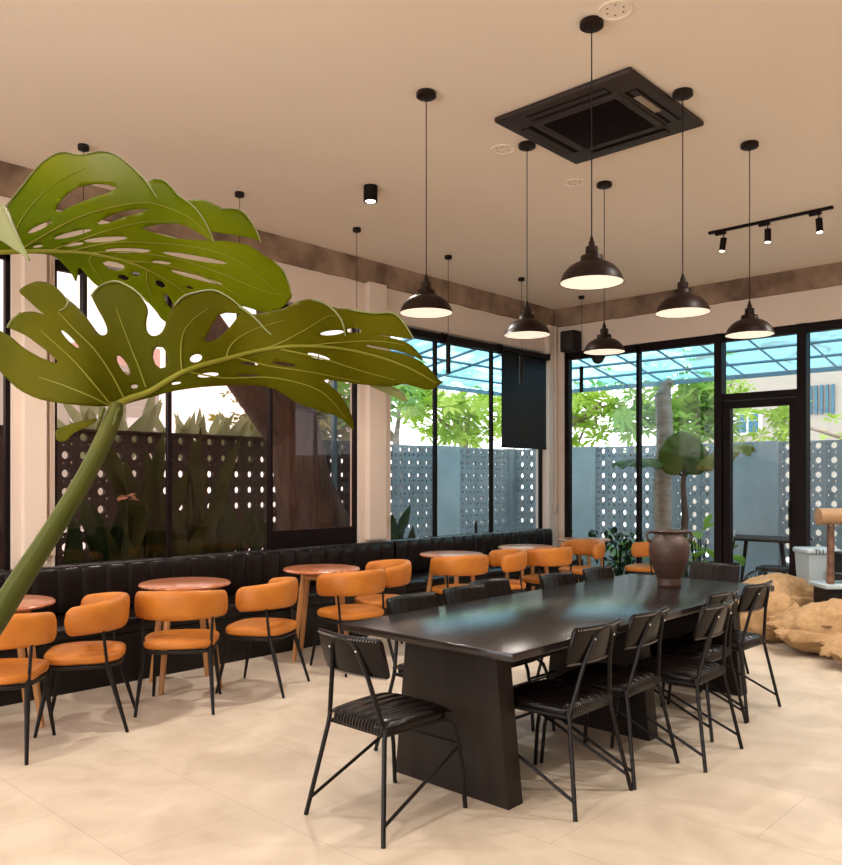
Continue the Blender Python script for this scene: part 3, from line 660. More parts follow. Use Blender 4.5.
# ------------------------------------------------------------------ monstera leaves
def to_world(px, py, d):
    return Vector((0, 0, EYE)) + FWD * d + RGT * ((px - 421) / FPX * d) + Vector((0, 0, (479 - py) / FPX * d))
def smooth_poly(p, it=2):
    for _ in range(it):
        q = []
        for i in range(len(p)):
            a, b_ = p[i], p[(i + 1) % len(p)]
            q += [(a[0] * .75 + b_[0] * .25, a[1] * .75 + b_[1] * .25), (a[0] * .25 + b_[0] * .75, a[1] * .25 + b_[1] * .75)]
        p = q
    return p
def inside(pt, poly):
    x, y = pt; c = False; j = len(poly) - 1
    for i in range(len(poly)):
        xi, yi = poly[i]; xj, yj = poly[j]
        if (yi > y) != (yj > y) and x < (xj - xi) * (y - yi) / (yj - yi) + xi: c = not c
        j = i
    return c
def ell(x0, y0, x1, y1, w_, n_=12):
    """slit hole between two points, w_ wide"""
    cx_, cy_ = (x0 + x1) / 2, (y0 + y1) / 2; L2 = math.hypot(x1 - x0, y1 - y0) / 2; ux, uy = (x1 - x0) / 2 / L2, (y1 - y0) / 2 / L2
    return [(cx_ + ux * L2 * math.cos(a) - uy * w_ / 2 * math.sin(a), cy_ + uy * L2 * math.cos(a) + ux * w_ / 2 * math.sin(a)) for a in [2 * PI * k / n_ for k in range(n_)]]
def leaf_blade(name, outline, holes, depth, m, parent, step=5, thick=.0018, it=1):
    outline = smooth_poly(outline, it); pts = []; edges = []
    for poly in [outline] + holes:
        b0 = len(pts); pts += [Vector(p) for p in poly]; edges += [(b0 + i, b0 + (i + 1) % len(poly)) for i in range(len(poly))]
    xs = [p[0] for p in outline]; ys = [p[1] for p in outline]; y = min(ys)
    while y < max(ys):
        x = min(xs) + (step / 2 if int(y / step) % 2 else 0)
        while x < max(xs):
            if inside((x, y), outline) and not any(inside((x, y), h) for h in holes): pts.append(Vector((x, y)))
            x += step
        y += step
    V, E_, F_, *_ = delaunay_2d_cdt(pts, edges, [], 0, 1e-3)
    mb = MB(); mb.v = [tuple(to_world(v.x, v.y, depth(v.x, v.y)) - parent.location) for v in V]
    for fc in F_:
        c_ = (sum(V[i].x for i in fc) / len(fc), sum(V[i].y for i in fc) / len(fc))
        if inside(c_, outline) and not any(inside(c_, h) for h in holes): mb.f.append(tuple(fc))
    o = mb.build(name, m, parent, angle=180); md = o.modifiers.new('thick', 'SOLIDIFY'); md.thickness = thick; md.offset = 0
    return o
def vein(mb, pts, depth, r0, r1, root, lift=.002):
    # Catmull-Rom resample
    P = [Vector(p) for p in pts]; out = []
    for i in range(len(P) - 1):
        a, b_, c_, d = P[max(i - 1, 0)], P[i], P[i + 1], P[min(i + 2, len(P) - 1)]
        for k in range(6):
            t = k / 6; out.append(.5 * ((2 * b_) + (c_ - a) * t + (2 * a - 5 * b_ + 4 * c_ - d) * t * t + (3 * b_ - 3 * c_ + d - a) * t ** 3))
    out.append(P[-1]); n_ = len(out)
    mb.tube([to_world(p.x, p.y, depth(p.x, p.y) - lift) - root for p in out], [r0 + (r1 - r0) * i / (n_ - 1) for i in range(n_)], 8)
    return mb
PB = to_world(-210, 1050, 1.05); PB.z = 0
plant = thing('monstera_plant', 'large monstera with glossy holed leaves on a thick stem in the left foreground', 'plant', PB)
RT = plant.location
def veins(name, lines, depth, m, r0, r1, lift):
    for pts in lines: vein(MB(), pts, depth, r0, r1, RT, lift).build(name, m, plant)
def d1(x, y):
    mid = 400 - (x - 120) * .17 if x < 260 else 376 + (x - 260) * .01
    s = (mid - y) / 100.0
    return 1.30 + .0004 * (x - 120) + .10 * s * s * (1 if s > 0 else .6) - .05 * s + .008 * math.sin(x * .055 + s * 2) + (.12 * ((100 - x) / 100) ** 2 if x < 100 else 0)
o1 = [(106, 406), (95, 406.5), (83, 405.6), (66.5, 404), (52, 402), (38, 399), (20, 390.6), (8.3, 380), (0, 370.7), (-14, 356), (-24, 338), (-20, 322), (-8, 324), (0, 330.8), (10, 335.7), (21.6, 346.6), (38, 356.5), (50, 361.5), (58, 363.5),
      (57.5, 360.5), (50, 353.5), (39, 345), (26.6, 335.7), (11.6, 329), (6, 327.5), (11, 319), (20, 313), (32, 311.3), (41, 313.5), (45.5, 315.5), (38, 309.5), (28.5, 300.5), (18.5, 292), (22, 288), (28.5, 284.3), (39, 281), (52, 284), (61, 291.5), (67, 299), (75, 304.5), (84, 314), (92, 325), (98, 333.5), (103, 336), (107, 334), (107.3, 329), (104, 320), (98, 309.6), (92.5, 299), (91.5, 295.5), (95, 289.5), (103, 284.5),
      (116.4, 281.0), (128, 284.5), (138, 293.5), (146, 303.5), (148.5, 311), (146, 322), (147, 332), (153, 337), (161, 334), (165, 327), (166.5, 321), (170, 312), (175.5, 304.5), (186, 295.3), (198, 291.5), (211, 290), (226, 295.0), (238, 305), (250, 314), (258, 314.5), (270, 311.5), (282.6, 309.5), (292, 304), (301, 300.3), (312, 299), (324, 302.5), (334, 308.5),
      (350, 309.2), (362, 311.5), (373, 312.7), (385, 312.2), (394, 313), (400, 318), (405, 325), (409, 333), (413.5, 339), (405, 338.5), (391, 336.3), (373, 333.8), (386.4, 336.6), (399, 339.5), (408, 343), (415, 348.5), (420.5, 355), (424, 361.5), (417, 357.5), (407, 353.5), (394, 350), (380, 347.2), (367, 344.8), (366, 346), (374, 348.3), (389, 351), (404, 354), (416, 358.5), (427, 366), (433.5, 373), (438, 379), (444, 382.5), (439, 384.5), (435.5, 388.5), (430, 390), (418, 387.5), (404.5, 383.2), (395, 386), (380, 386), (357, 384), (340, 381.5), (322, 379),
      (330, 385), (340, 394), (347, 405), (353, 419), (354, 432), (348, 425), (340, 417), (323, 411.5), (299.7, 404.5), (285, 395), (272, 387.5), (250, 385), (219.7, 385.8), (196, 387.6), (170.5, 391.5), (153.4, 396.8), (132, 402), (118, 407)]
h1 = [ell(61, 330, 79, 348.5, 4), ell(117.5, 355.5, 129, 375, 7.5), ell(131, 387, 138, 386, 4),
      [(154, 350), (157, 346.8), (163, 347.5), (166, 352), (167.3, 360), (166, 367), (160, 368.3), (155, 364), (152.8, 357)],
      ell(190, 360, 202, 356.5, 8), ell(197.5, 376, 219, 374, 4.5), ell(171, 384, 181, 382.5, 2.5), ell(241, 363, 258, 364.5, 3), ell(237, 375.6, 260, 376, 2.2), ell(272, 362.3, 296, 366, 3.6), ell(306, 353.5, 330, 359.5, 4.5),
      ell(320, 334, 344, 331.5, 5), [(347, 329.5), (352, 327.8), (360, 329), (361.5, 332.5), (354, 333), (348, 332.3)],
      [(205, 338.5), (208, 334), (212, 326), (218, 315), (226, 312.5), (240, 313.5), (234, 322), (228, 329.5), (219, 337.5), (212, 341.5), (206.5, 341.5)]]
leaf_blade('leaf_blade', o1, h1, d1, 'monstera_green', plant)['label'] = 'lower broad olive-green leaf with round holes'
v1 = MB(); vein(v1, [(112, 407), (128, 399), (150, 391), (185, 371), (225, 359), (262, 350), (300, 346), (350, 350), (400, 364), (436, 383)], d1, .0055, .0012, RT)
v1.build('midrib', 'vein_green', plant)
veins('side_vein', ([(110, 406), (90, 396), (60, 384), (38, 377)], [(111, 405), (95, 385), (75, 362), (58, 346), (40, 330)], [(124, 398), (112, 375), (95, 350), (75, 330), (58, 312)], [(146, 387), (138, 365), (126, 335), (116, 308)],
            [(182, 372), (181, 350), (184, 332), (195, 318), (208, 309)], [(226, 359), (230, 347), (240, 337), (258, 328), (285, 320)], [(268, 348), (285, 341), (305, 330), (330, 316), (345, 320)], [(300, 347), (335, 343), (375, 341), (405, 345)],
            [(235, 357), (270, 366), (310, 372), (360, 382)], [(280, 349), (320, 358), (365, 372), (395, 380)], [(190, 372), (225, 378), (275, 378), (320, 391), (345, 417)]), d1, 'vein_green', .0016, .0005, .0015)
# rolled lobe edges, the light they catch put into a pale colour
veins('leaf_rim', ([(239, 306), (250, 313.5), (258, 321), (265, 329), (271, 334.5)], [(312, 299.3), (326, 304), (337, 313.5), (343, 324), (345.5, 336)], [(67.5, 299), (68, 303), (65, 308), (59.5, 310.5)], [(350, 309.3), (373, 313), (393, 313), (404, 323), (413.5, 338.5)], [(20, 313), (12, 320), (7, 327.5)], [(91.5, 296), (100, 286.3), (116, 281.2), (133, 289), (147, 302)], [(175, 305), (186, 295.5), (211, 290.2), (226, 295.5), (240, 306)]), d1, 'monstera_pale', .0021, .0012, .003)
def lobe(name, pts, depth, m, label=None, it=1, step=4):
    o = leaf_blade(name, pts, [], depth, m, plant, step=step, it=it)
    if label: o['label'] = label
    return o
lobe('leaf_lobe', [(366, 384.5), (380, 384), (397, 388), (404, 394), (409, 403), (397, 398), (382, 391.5)], lambda x, y: d1(x, 380) + .03 + (y - 384) * .001, 'monstera_pale', 'pale lobe hanging under the leaf tip')
lobe('leaf_lobe', [(98, 418), (92, 424), (80, 430), (72, 434), (66, 441), (58, 442), (55, 434), (57, 429), (70, 424), (84, 420.5)], lambda x, y: 1.34 + (98 - x) * .002, 'monstera_green', 'small curled lobe beside the stem')
def d2(x, y):
    mid = 252 + max(0, x - 90) * .2
    s = (mid - y) / 100.0
    return 1.72 + .0005 * x + .16 * s * s - .07 * s + .010 * math.sin(x * .04 + s * 3)
o2 = [(-30, 256), (-30, 232), (-12, 222), (0, 214), (9, 205), (20, 190), (32, 174), (40, 165), (48, 157.5), (60.6, 152.3), (70, 154), (80, 155), (90, 153), (99.8, 151.4), (108, 152.3), (115.8, 155), (125, 161), (133.6, 168.5), (142, 177.5), (147, 183), (153.3, 179), (160, 179.5), (165, 181), (171.5, 187), (178, 195), (185, 200.3), (195, 199.8), (203, 199.7), (212, 203.5), (221.7, 208.4), (231, 209.6), (240.7, 210.3), (247, 217), (254, 225.5), (258.5, 234), (261, 242), (254, 238.5), (238, 235.5), (219.8, 233), (211, 231), (213.5, 237), (214, 242), (206, 238), (195, 230.5), (182, 224), (166, 223), (147.6, 226), (141, 228.5), (150, 231.5), (163, 235.5), (178, 238.8), (196, 240.2), (216, 240.7), (232, 241.8), (246, 244.5), (256, 249), (263, 255), (273, 260.5), (281, 267), (286, 276), (290, 286), (292.5, 296), (290, 300), (284, 306), (276, 312), (262, 312), (250, 308), (235, 304), (215, 300), (196, 299), (180, 301), (174, 308), (168, 322), (162, 320), (156, 311), (148, 302), (138, 293), (128, 288), (118, 291), (106, 291), (96, 285), (88, 277), (82, 269), (79, 267), (78, 275), (76, 283), (72, 274), (64, 264), (54, 255.5), (40, 253.5), (20, 254), (0, 255)]
h2 = [[(55.2, 211.3), (58, 204), (62.4, 198.8), (69, 192.5), (78.4, 187), (96, 183.6), (108, 184.5), (118.5, 187.7), (107, 193.4), (95, 197), (80, 203), (68, 208), (60, 212.3)],
      ell(28, 233, 52, 221.5, 5), ell(54, 238.5, 92, 229.5, 5), [(97, 223), (104, 218.5), (116, 213), (130, 209.5), (150, 208.5), (140, 213), (125, 217), (108, 223.5), (100, 224.5)],
      ell(84, 241, 128, 237.8, 5), ell(63, 246, 84, 243, 3), ell(105, 250.5, 151, 250.8, 5), ell(33, 247, 43, 245.5, 2.2), ell(162, 252.2, 227, 263.5, 5), ell(171, 270.5, 223, 284.5, 4), ell(152, 261.5, 171, 263.5, 3),
      [(102.5, 263), (108, 261), (117, 262.5), (124.5, 265.5), (124, 269), (117, 271), (108, 268.5)], ell(118, 276, 129, 279, 5), ell(132, 273.5, 140, 274.5, 4.5), ell(156, 281, 165, 287, 6), ell(165, 294, 173, 309, 6), ell(186, 286.5, 194, 288.5, 2.5)]
leaf_blade('leaf_blade', o2, h2, d2, 'monstera_bright', plant)['label'] = 'upper arched bright green leaf with long slits'
v2 = MB(); vein(v2, [(-40, 256), (0, 252.5), (30, 251.3), (60, 251.5), (90, 253.5), (125, 261), (150, 271), (170, 282), (188, 295)], d2, .0055, .001, RT); v2.build('midrib', 'vein_green', plant)
veins('side_vein', ([(12, 250), (18, 226), (35, 202), (56, 183), (85, 168)], [(20, 250), (50, 232), (85, 215), (125, 205), (155, 204), (190, 218), (212, 240)], [(50, 251), (80, 240), (110, 230), (145, 222), (180, 222)], [(70, 251), (110, 243), (150, 243), (200, 248), (240, 262), (275, 290)],
            [(90, 253), (130, 252), (180, 260), (225, 275), (260, 290), (290, 297)], [(125, 261), (165, 265), (210, 280), (245, 300)], [(92, 254), (90, 262), (96, 272), (104, 284)], [(147, 270), (147, 284), (154, 300)]), d2, 'vein_green', .0018, .0006, .0015)
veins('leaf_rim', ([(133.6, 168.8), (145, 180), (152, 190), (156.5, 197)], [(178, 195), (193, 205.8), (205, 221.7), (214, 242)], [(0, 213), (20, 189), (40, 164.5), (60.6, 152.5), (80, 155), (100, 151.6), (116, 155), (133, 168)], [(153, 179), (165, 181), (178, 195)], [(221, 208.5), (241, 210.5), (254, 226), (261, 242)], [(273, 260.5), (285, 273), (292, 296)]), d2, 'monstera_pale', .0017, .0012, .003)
lobe('leaf_blade', [(-30, 235), (-25, 205), (-8, 200), (0, 205), (5, 204.5), (9.5, 212), (13, 221), (20, 240), (26, 252), (31.5, 263), (22, 254), (11, 247), (0, 239.5), (-15, 238)], lambda x, y: 1.5 - .002 * (y - 205) + .004 * abs(x - (y - 205) * .55), 'monstera_pale', 'curled tip of a third leaf showing its silvery underside')
# stems down to the pot
def stem(name, pts, rad, m='petiole_green'):
    P = [to_world(*p) - RT for p in pts[:-1]] + [Vector(pts[-1]) - RT]
    out = []
    for i in range(len(P) - 1):
        a, b_, c_, d = P[max(i - 1, 0)], P[i], P[i + 1], P[min(i + 2, len(P) - 1)]
        for k in range(8):
            t = k / 8; out.append(.5 * ((2 * b_) + (c_ - a) * t + (2 * a - 5 * b_ + 4 * c_ - d) * t * t + (3 * b_ - 3 * c_ + d - a) * t ** 3))
    out.append(P[-1]); n_ = len(out); R_ = []
    for i in range(n_):
        f_ = i / (n_ - 1) * (len(rad) - 1); k = min(int(f_), len(rad) - 2); R_.append(rad[k] + (rad[k + 1] - rad[k]) * (f_ - k))
    return MB().tube(out, R_, 16).build(name, m, plant)
stem('petiole', [(116, 403, 1.30), (115, 412, 1.298), (108, 430, 1.29), (88, 472, 1.26), (58, 522, 1.22), (25, 573, 1.17), (-8, 625, 1.12), (-60, 705, 1.07), (-130, 830, 1.05), (PB.x, PB.y, .32)], [.0095, .0125, .0135, .014, .015, .0165, .0175, .019, .021])
kb = MB()
for s in (-1, 1):
    kb.tube([to_world(112 + s * 7.5 - k * 1.2 + random.uniform(-.8, .8), 408 + k * 3.2, 1.285) - RT for k in range(8)], [.002, .0036, .0022, .0040, .0024, .0036, .0022, .001], 8)
kb.build('stem_knuckle', 'petiole_green', plant)
stem('petiole', [(-35, 256, 1.73), (-110, 300, 1.6), (-220, 520, 1.35), (-230, 800, 1.15), (PB.x + .03, PB.y + .03, .32)], [.008, .010, .012, .015])
stem('petiole', [(-20, 215, 1.52), (-130, 240, 1.45), (-260, 480, 1.25), (-250, 820, 1.1), (PB.x - .03, PB.y, .32)], [.006, .010, .012, .015])
MB().lathe([(0, 0), (.15, 0), (.16, .01), (.21, .38), (.22, .40), (.20, .40), (.19, .36), (0, .36)], 32).build('plant_pot', 'terracotta', plant)
MB().lathe([(0, .37), (.19, .368)], 24).build('pot_soil', 'soil', plant)

# ------------------------------------------------------------------ outside
struct(MB().box(-60, -20, -.35, 30, 80, -.13).build('trim_3', 'ground', smooth=False))
ptg = MB().box(-9.1, -6, -.13, XW - .15, 12.2, -.02).box(XW - .15, YW + .15, -.13, 4, 12.2, -.02)
struct(ptg.build('patio_floor', 'patio_concrete', smooth=False))
# breeze blocks
def circ(cx_, cy_, r_, n_): return [(cx_ + r_ * math.cos(2 * PI * k / n_), cy_ + r_ * math.sin(2 * PI * k / n_)) for k in range(n_)]
def block_template():
    a = .1; sq = [(-a, -a), (a, -a), (a, a), (-a, a)]
    hs = [circ(.022, .030, .046, 12), circ(-.048, -.048, .021, 7), circ(.040, -.058, .018, 7), circ(-.062, .040, .014, 6)]
    pts = []; edges = []
    for poly in [sq] + hs:
        b0 = len(pts); pts += [Vector(p) for p in poly]; edges += [(b0 + i, b0 + (i + 1) % len(poly)) for i in range(len(poly))]
    V, E_, F_, *_ = delaunay_2d_cdt(pts, edges, [], 0, 1e-5); keep = []
    for fc in F_:
        c_ = (sum(V[i].x for i in fc) / len(fc), sum(V[i].y for i in fc) / len(fc))
        if not any(inside(c_, h) for h in hs): keep.append(tuple(fc))
    v = [(p.x, p.y) for p in V]; n_ = len(v); quads = []; b0 = 4
    for h in hs:
        for i in range(len(h)): quads.append((b0 + i, b0 + (i + 1) % len(h)))
        b0 += len(h)
    quads += [(i, (i + 1) % 4) for i in range(4)]
    return v, keep, quads
BV, BF, BQ = block_template()
def breeze(axis, c, a0, a1, rows, mname, parent, flip=1, name='block_panel'):
    """axis 'x': panel in plane X=c running along Y from a0; 'y': plane Y=c running along X"""
    mb = MB(); n_ = len(BV); cols = max(1, round((a1 - a0) / .2)); p = (a1 - a0) / cols
    for i in range(cols):
        for j in range(rows):
            u0 = a0 + (i + .5) * p; z0 = .03 + (j + .5) * .2; vs = []
            for dep in (-.032, .032):
                for x, y in BV:
                    u = u0 + flip * x * p / .2; vs.append((c + dep, u, z0 + y) if axis == 'x' else (u, c + dep, z0 + y))
            fs = [f for f in BF] + [tuple(k + n_ for k in f) for f in BF] + [(q[0], q[1], q[1] + n_, q[0] + n_) for q in BQ]
            mb.add(vs, fs)
    return mb.build(name, mname, parent, smooth=False)
fl = thing('breeze_block_wall', 'breeze block garden wall behind the tinted window bay, its shade coloured in dark brown', 'wall', (0, 0, 0))
breeze('x', -8.9, 1.0, 8.4, 10, 'fence_shaded', fl, -1); MB().box(-8.97, -6, -.02, -8.83, 1.0, 2.03).build('solid_panel', 'fence_shaded', fl, smooth=False)
MB().box(-8.97, 1.0, -.02, -8.83, 8.4, .03).build('base_course', 'fence_shaded', fl, smooth=False)
MB().box(-8.97, -6, 2.03, -8.83, 8.4, 2.05).build('coping', 'fence_shaded', fl, smooth=False)
fl = thing('breeze_block_wall', 'grey-blue breeze block garden wall behind the corner window bay', 'wall', (0, 0, 0))
breeze('x', -8.9, 8.4, 9.8, 10, 'fence_grey', fl, -1); MB().box(-8.98, 9.8, -.02, -8.8, 10.4, 2.04).build('pier', 'render_grey', fl, smooth=False)
breeze('x', -8.9, 10.4, 11.8, 10, 'fence_grey', fl, -1); MB().box(-8.97, 11.8, -.02, -8.83, 12.07, 2.04).build('corner_pier', 'fence_grey', fl, smooth=False); MB().box(-8.97, 8.4, -.02, -8.83, 12, .03).build('base_course', 'fence_grey', fl, smooth=False)
fb = thing('breeze_block_wall', 'grey breeze block garden wall with smooth panels behind the glazed back wall', 'wall', (0, 0, 0))
breeze('y', 12, -8.82, -7.8, 10, 'fence_grey', fb); MB().box(-7.8, 11.93, -.02, -7.17, 12.07, 2.04).build('smooth_panel', 'render_grey', fb, smooth=False)
breeze('y', 12, -7.17, -5.2, 10, 'fence_grey', fb); MB().box(-5.2, 11.93, -.02, -4.22, 12.07, 2.04).build('smooth_panel', 'render_grey', fb, smooth=False)
breeze('y', 12, -4.22, -1.4, 10, 'fence_grey', fb); MB().box(-1.4, 11.93, -.02, 4, 12.07, 2.04).build('smooth_panel', 'render_grey', fb, smooth=False)
MB().box(-8.8, 11.93, -.02, 4, 12.07, .03).build('base_course', 'fence_grey', fb, smooth=False)
tag(MB().box(-7.6, 11.35, -.02, -5.45, 11.9, .42).build('planter_ledge', 'render_grey', smooth=False), 'low smooth grey planter ledge along the foot of the back garden wall', 'planter')
# glass canopy over the patio
cn = thing('glass_canopy', 'blue glass canopy on thin steel bars over the patio', 'canopy', (0, 0, 0))
ZI, ZO = 3.42, 3.02
g = MB().add([(XW - .16, 7.5, ZI), (XW - .16, 9.66, ZI), (-8.75, 11.85, ZO), (-8.75, 7.5, ZO)], [(0, 1, 2, 3)])
g.add([(XW - .16, 9.66, ZI), (1.5, 9.66, ZI), (1.5, 11.85, ZO), (-8.75, 11.85, ZO)], [(0, 1, 2, 3)]); g = g.build('glass_sheet', 'canopy_glass', cn, smooth=False)
md = g.modifiers.new('thick', 'SOLIDIFY'); md.thickness = .012
br_ = MB()
def bar(p, q, r_=.013): br_.tube([p, q], r_, 4, flat=1.5)
for k in range(4): y = 7.5 + k * .62; t = 0; bar((XW - .16, y, ZI - .03), (-8.75, y + .0, ZO - .03))
for k in range(14):
    x = XW - .16 + k * .62; bar((x, 9.66, ZI - .03), (x, 11.85, ZO - .03))
for k in (1, 2, 3): bar((XW - .16 - k * .6, 9.66 + k * .548, ZI - .03 - k * .1), (1.5, 9.66 + k * .548, ZI - .03 - k * .1)); bar((XW - .16 - k * .6, 7.5, ZI - .03 - k * .1), (XW - .16 - k * .6, 9.66 + k * .548, ZI - .03 - k * .1))
bar((XW - .16, 9.66, ZI - .03), (-8.75, 11.85, ZO - .03), .03)
br_.build('glazing_bar', 'canopy_steel', cn, smooth=False)
eb = MB(); eb.box(-8.78, 11.82, ZO - .07, 1.5, 11.88, ZO - .01); eb.box(-8.78, 7.5, ZO - .07, -8.72, 11.88, ZO - .01); eb.box(XW - .2, 7.5, ZI - .06, XW - .15, 9.7, ZI); eb.box(XW - .2, 9.65, ZI - .06, 1.5, 9.7, ZI)
eb.build('edge_beam', 'canopy_steel', cn, smooth=False)
for p in ((-8.75, 7.6), (1.4, 11.8)): MB().box(p[0] - .03, p[1] - .03, -.02, p[0] + .03, p[1] + .03, ZO - .07).build('post', 'canopy_steel', cn, smooth=False)

# foliage
def leafshape(mb, base, d, up, L_, W_, droop=.3, seg=4):
    d = d.normalized(); side = d.cross(up)
    if side.length < 1e-3: side = d.orthogonal()
    side.normalize(); nrm = side.cross(d); o = len(mb.v); ws = [0.12, .75, 1, .62, 0][:seg + 1] if seg == 4 else [.2, 1, 0]
    for i in range(seg + 1):
        t = i / seg; p = base + d * L_ * t - Vector((0, 0, 1)) * droop * L_ * t * t; w_ = ws[i] * W_ / 2
        mb.v += [tuple(p - side * w_ + nrm * w_ * .25), tuple(p), tuple(p + side * w_ + nrm * w_ * .25)]
    for i in range(seg):
        a = o + i * 3; mb.f += [(a, a + 1, a + 4, a + 3), (a + 1, a + 2, a + 5, a + 4)]
def rv(a=1): return Vector((random.uniform(-a, a), random.uniform(-a, a), random.uniform(-a, a)))
def rosettes(mb, c, spread, n_, L_, W_, k=9):
    for _ in range(n_):
        p = c + Vector((random.gauss(0, 1) * spread[0], random.gauss(0, 1) * spread[1], random.gauss(0, 1) * spread[2])) * .5; ax = (Vector((0, 0, 1)) + rv(.8)).normalized(); ph = random.random() * 6
        a1 = ax.orthogonal().normalized(); a2 = ax.cross(a1)
        for i in range(k):
            q = ph + i * 2 * PI / k; el = random.uniform(.1, .7); d = (a1 * math.cos(q) + a2 * math.sin(q)) * math.cos(el) + ax * math.sin(el)
            leafshape(mb, p + d * .03, d, ax, L_ * random.uniform(.7, 1.15), W_ * random.uniform(.8, 1.1), .35, 2)
def tree(label, base, fork, crowns, tm, lm, tr=.09, L_=.30, W_=.10, n_=26, group=None, name='frangipani_tree', cat='tree'):
    base = Vector(base); t_ = thing(name, label, cat, base, group=group); mb = MB(); f_ = Vector(fork) - base
    md_ = f_ * .5 + Vector((random.uniform(-.15, .15), random.uniform(-.1, .1), 0))
    mb.tube([Vector((0, 0, -.3)), md_, f_], [tr * 1.2, tr, tr * .8], 10)
    for c, sp in crowns:
        c = Vector(c) - base; m_ = (f_ + c) / 2 + rv(.12); mb.tube([f_, m_, c], [tr * .7, tr * .45, tr * .2], 8)
        for _ in range(5):
            e = c + Vector([random.gauss(0, .35) * s for s in sp]); mb.tube([m_.lerp(c, random.uniform(.2, .9)), e], [tr * .25, tr * .1], 6)
    mb.build('trunk', tm, t_)
    fo = MB()
    for c, sp in crowns: rosettes(fo, Vector(c) - base, sp, n_, L_, W_)
    fo.build('foliage', lm, t_, angle=180); return t_
GT = 'trees beyond the garden wall'
tree('bright green frangipani with pale leaning trunk beyond the corner of the garden wall', (-9.2, 13.6, 0), (-8.6, 13.3, 2.6), [((-8.9, 13.4, 3.0), (.9, .7, .7)), ((-7.8, 13.2, 2.9), (.9, .5, .6)), ((-9.8, 13.6, 2.7), (.8, .7, .6)), ((-8.2, 13.4, 2.5), (1, .5, .5))], 'bark_pale', 'leaf_lime', .14, n_=24, group=GT)
tree('mid green frangipani behind the patio trunk seen through the back glazing', (-6.7, 13.6, 0), (-6.6, 13.5, 2.2), [((-6.9, 13.2, 2.8), (1, .6, .8)), ((-6.3, 13.4, 3.0), (.8, .6, .8)), ((-6.4, 13.0, 2.35), (1, .4, .4)), ((-5.9, 13.2, 2.5), (.5, .4, .5))], 'bark_pale', 'leaf_mid', .09, n_=28, group=GT)
tree('yellow-green frangipani left of the upper door glass', (-6.0, 14.4, 0), (-6.0, 14.2, 2.3), [((-5.9, 14.0, 3.2), (.6, .6, .6)), ((-5.75, 13.8, 2.6), (.6, .5, .4))], 'bark_pale', 'leaf_lime', .08, L_=.24, W_=.08, n_=22, group=GT)
tree('low leafy tree top showing over the wall right of the door', (-3.4, 14.0, 0), (-3.5, 13.8, 2.0), [((-3.1, 13.7, 2.18), (.9, .5, .2)), ((-4.80, 13.9, 2.45), (.22, .3, .35)), ((-2.3, 13.7, 2.25), (.8, .5, .25))], 'bark_pale', 'leaf_lime', .07, L_=.2, W_=.07, n_=26, group=GT)
tree('pale green tree beyond the wall behind the pillar side of the corner bay', (-10.6, 10.6, 0), (-10.3, 10.4, 2.2), [((-10.3, 9.6, 2.7), (.7, .8, .7)), ((-10.2, 10.4, 3.0), (.7, .8, .8)), ((-10.2, 9.0, 2.4), (.6, .7, .5))], 'bark_pale', 'leaf_mid', .08, n_=26, group=GT)
tree('lime green tree beyond the wall behind the middle corner pane', (-10.4, 12.4, 0), (-10.2, 12.2, 2.3), [((-10.0, 11.6, 2.8), (.7, .8, .7)), ((-10.3, 12.6, 3.0), (.7, .9, .8)), ((-10.0, 12.0, 2.4), (.6, .9, .4)), ((-10.2, 11.0, 3.1), (.7, .7, .6))], 'bark_pale', 'leaf_lime', .08, n_=26, group=GT)
tree('olive and yellow leaved tree behind the right pane of the tinted bay', (-10.3, 8.3, 0), (-10.2, 8.2, 1.9), [((-10.1, 8.0, 2.45), (.5, .7, .45)), ((-10.1, 8.6, 2.35), (.5, .6, .4)), ((-10.2, 7.4, 2.4), (.5, .5, .4))], 'bark_dark', 'leaf_olive', .06, L_=.2, W_=.08, n_=44, group=GT)
# tall pale upright fronds beyond the wall
def fronds(label, c, n_, L_, W_, m, z=1.7, spread=.5, group='spiky plants above the brown garden wall'):
    t_ = thing('spiky_plant', label, 'plant', (c[0], c[1], -.13), group=group); fo = MB()
    for k in range(n_):
        p = Vector((random.uniform(-.25, .25), random.uniform(-spread, spread), z + .13 - random.uniform(0, .3))); d = Vector((random.uniform(-.4, .4), random.uniform(-.55, .55), 1))
        leafshape(fo, p, d, Vector((1, 0, .2)), L_ * random.uniform(.6, 1.1), W_, .12)
    fo.build('leaves', m, t_, angle=180); MB().tube([(0, 0, -.2), (0, 0, z)], .05, 8).build('stem', 'bark_dark', t_)
fronds('pale spiky plant above the wall left of the first tinted mullion', (-9.5, 4.75), 22, .85, .15, 'leaf_sage', 1.95, .4)
fronds('pale spiky plant above the wall just right of the first tinted mullion', (-9.6, 6.0), 22, .75, .13, 'leaf_sage', 1.95, .4)
fronds('grey-green spiky plant above the wall left of the leaning trunk', (-9.6, 6.65), 18, .8, .14, 'leaf_sage', 1.9, .35)
fronds('tall pale column plant between the great trunk and the pillar', (-10.6, 8.7), 16, 1.9, .2, 'leaf_sage', 2.1, .5)
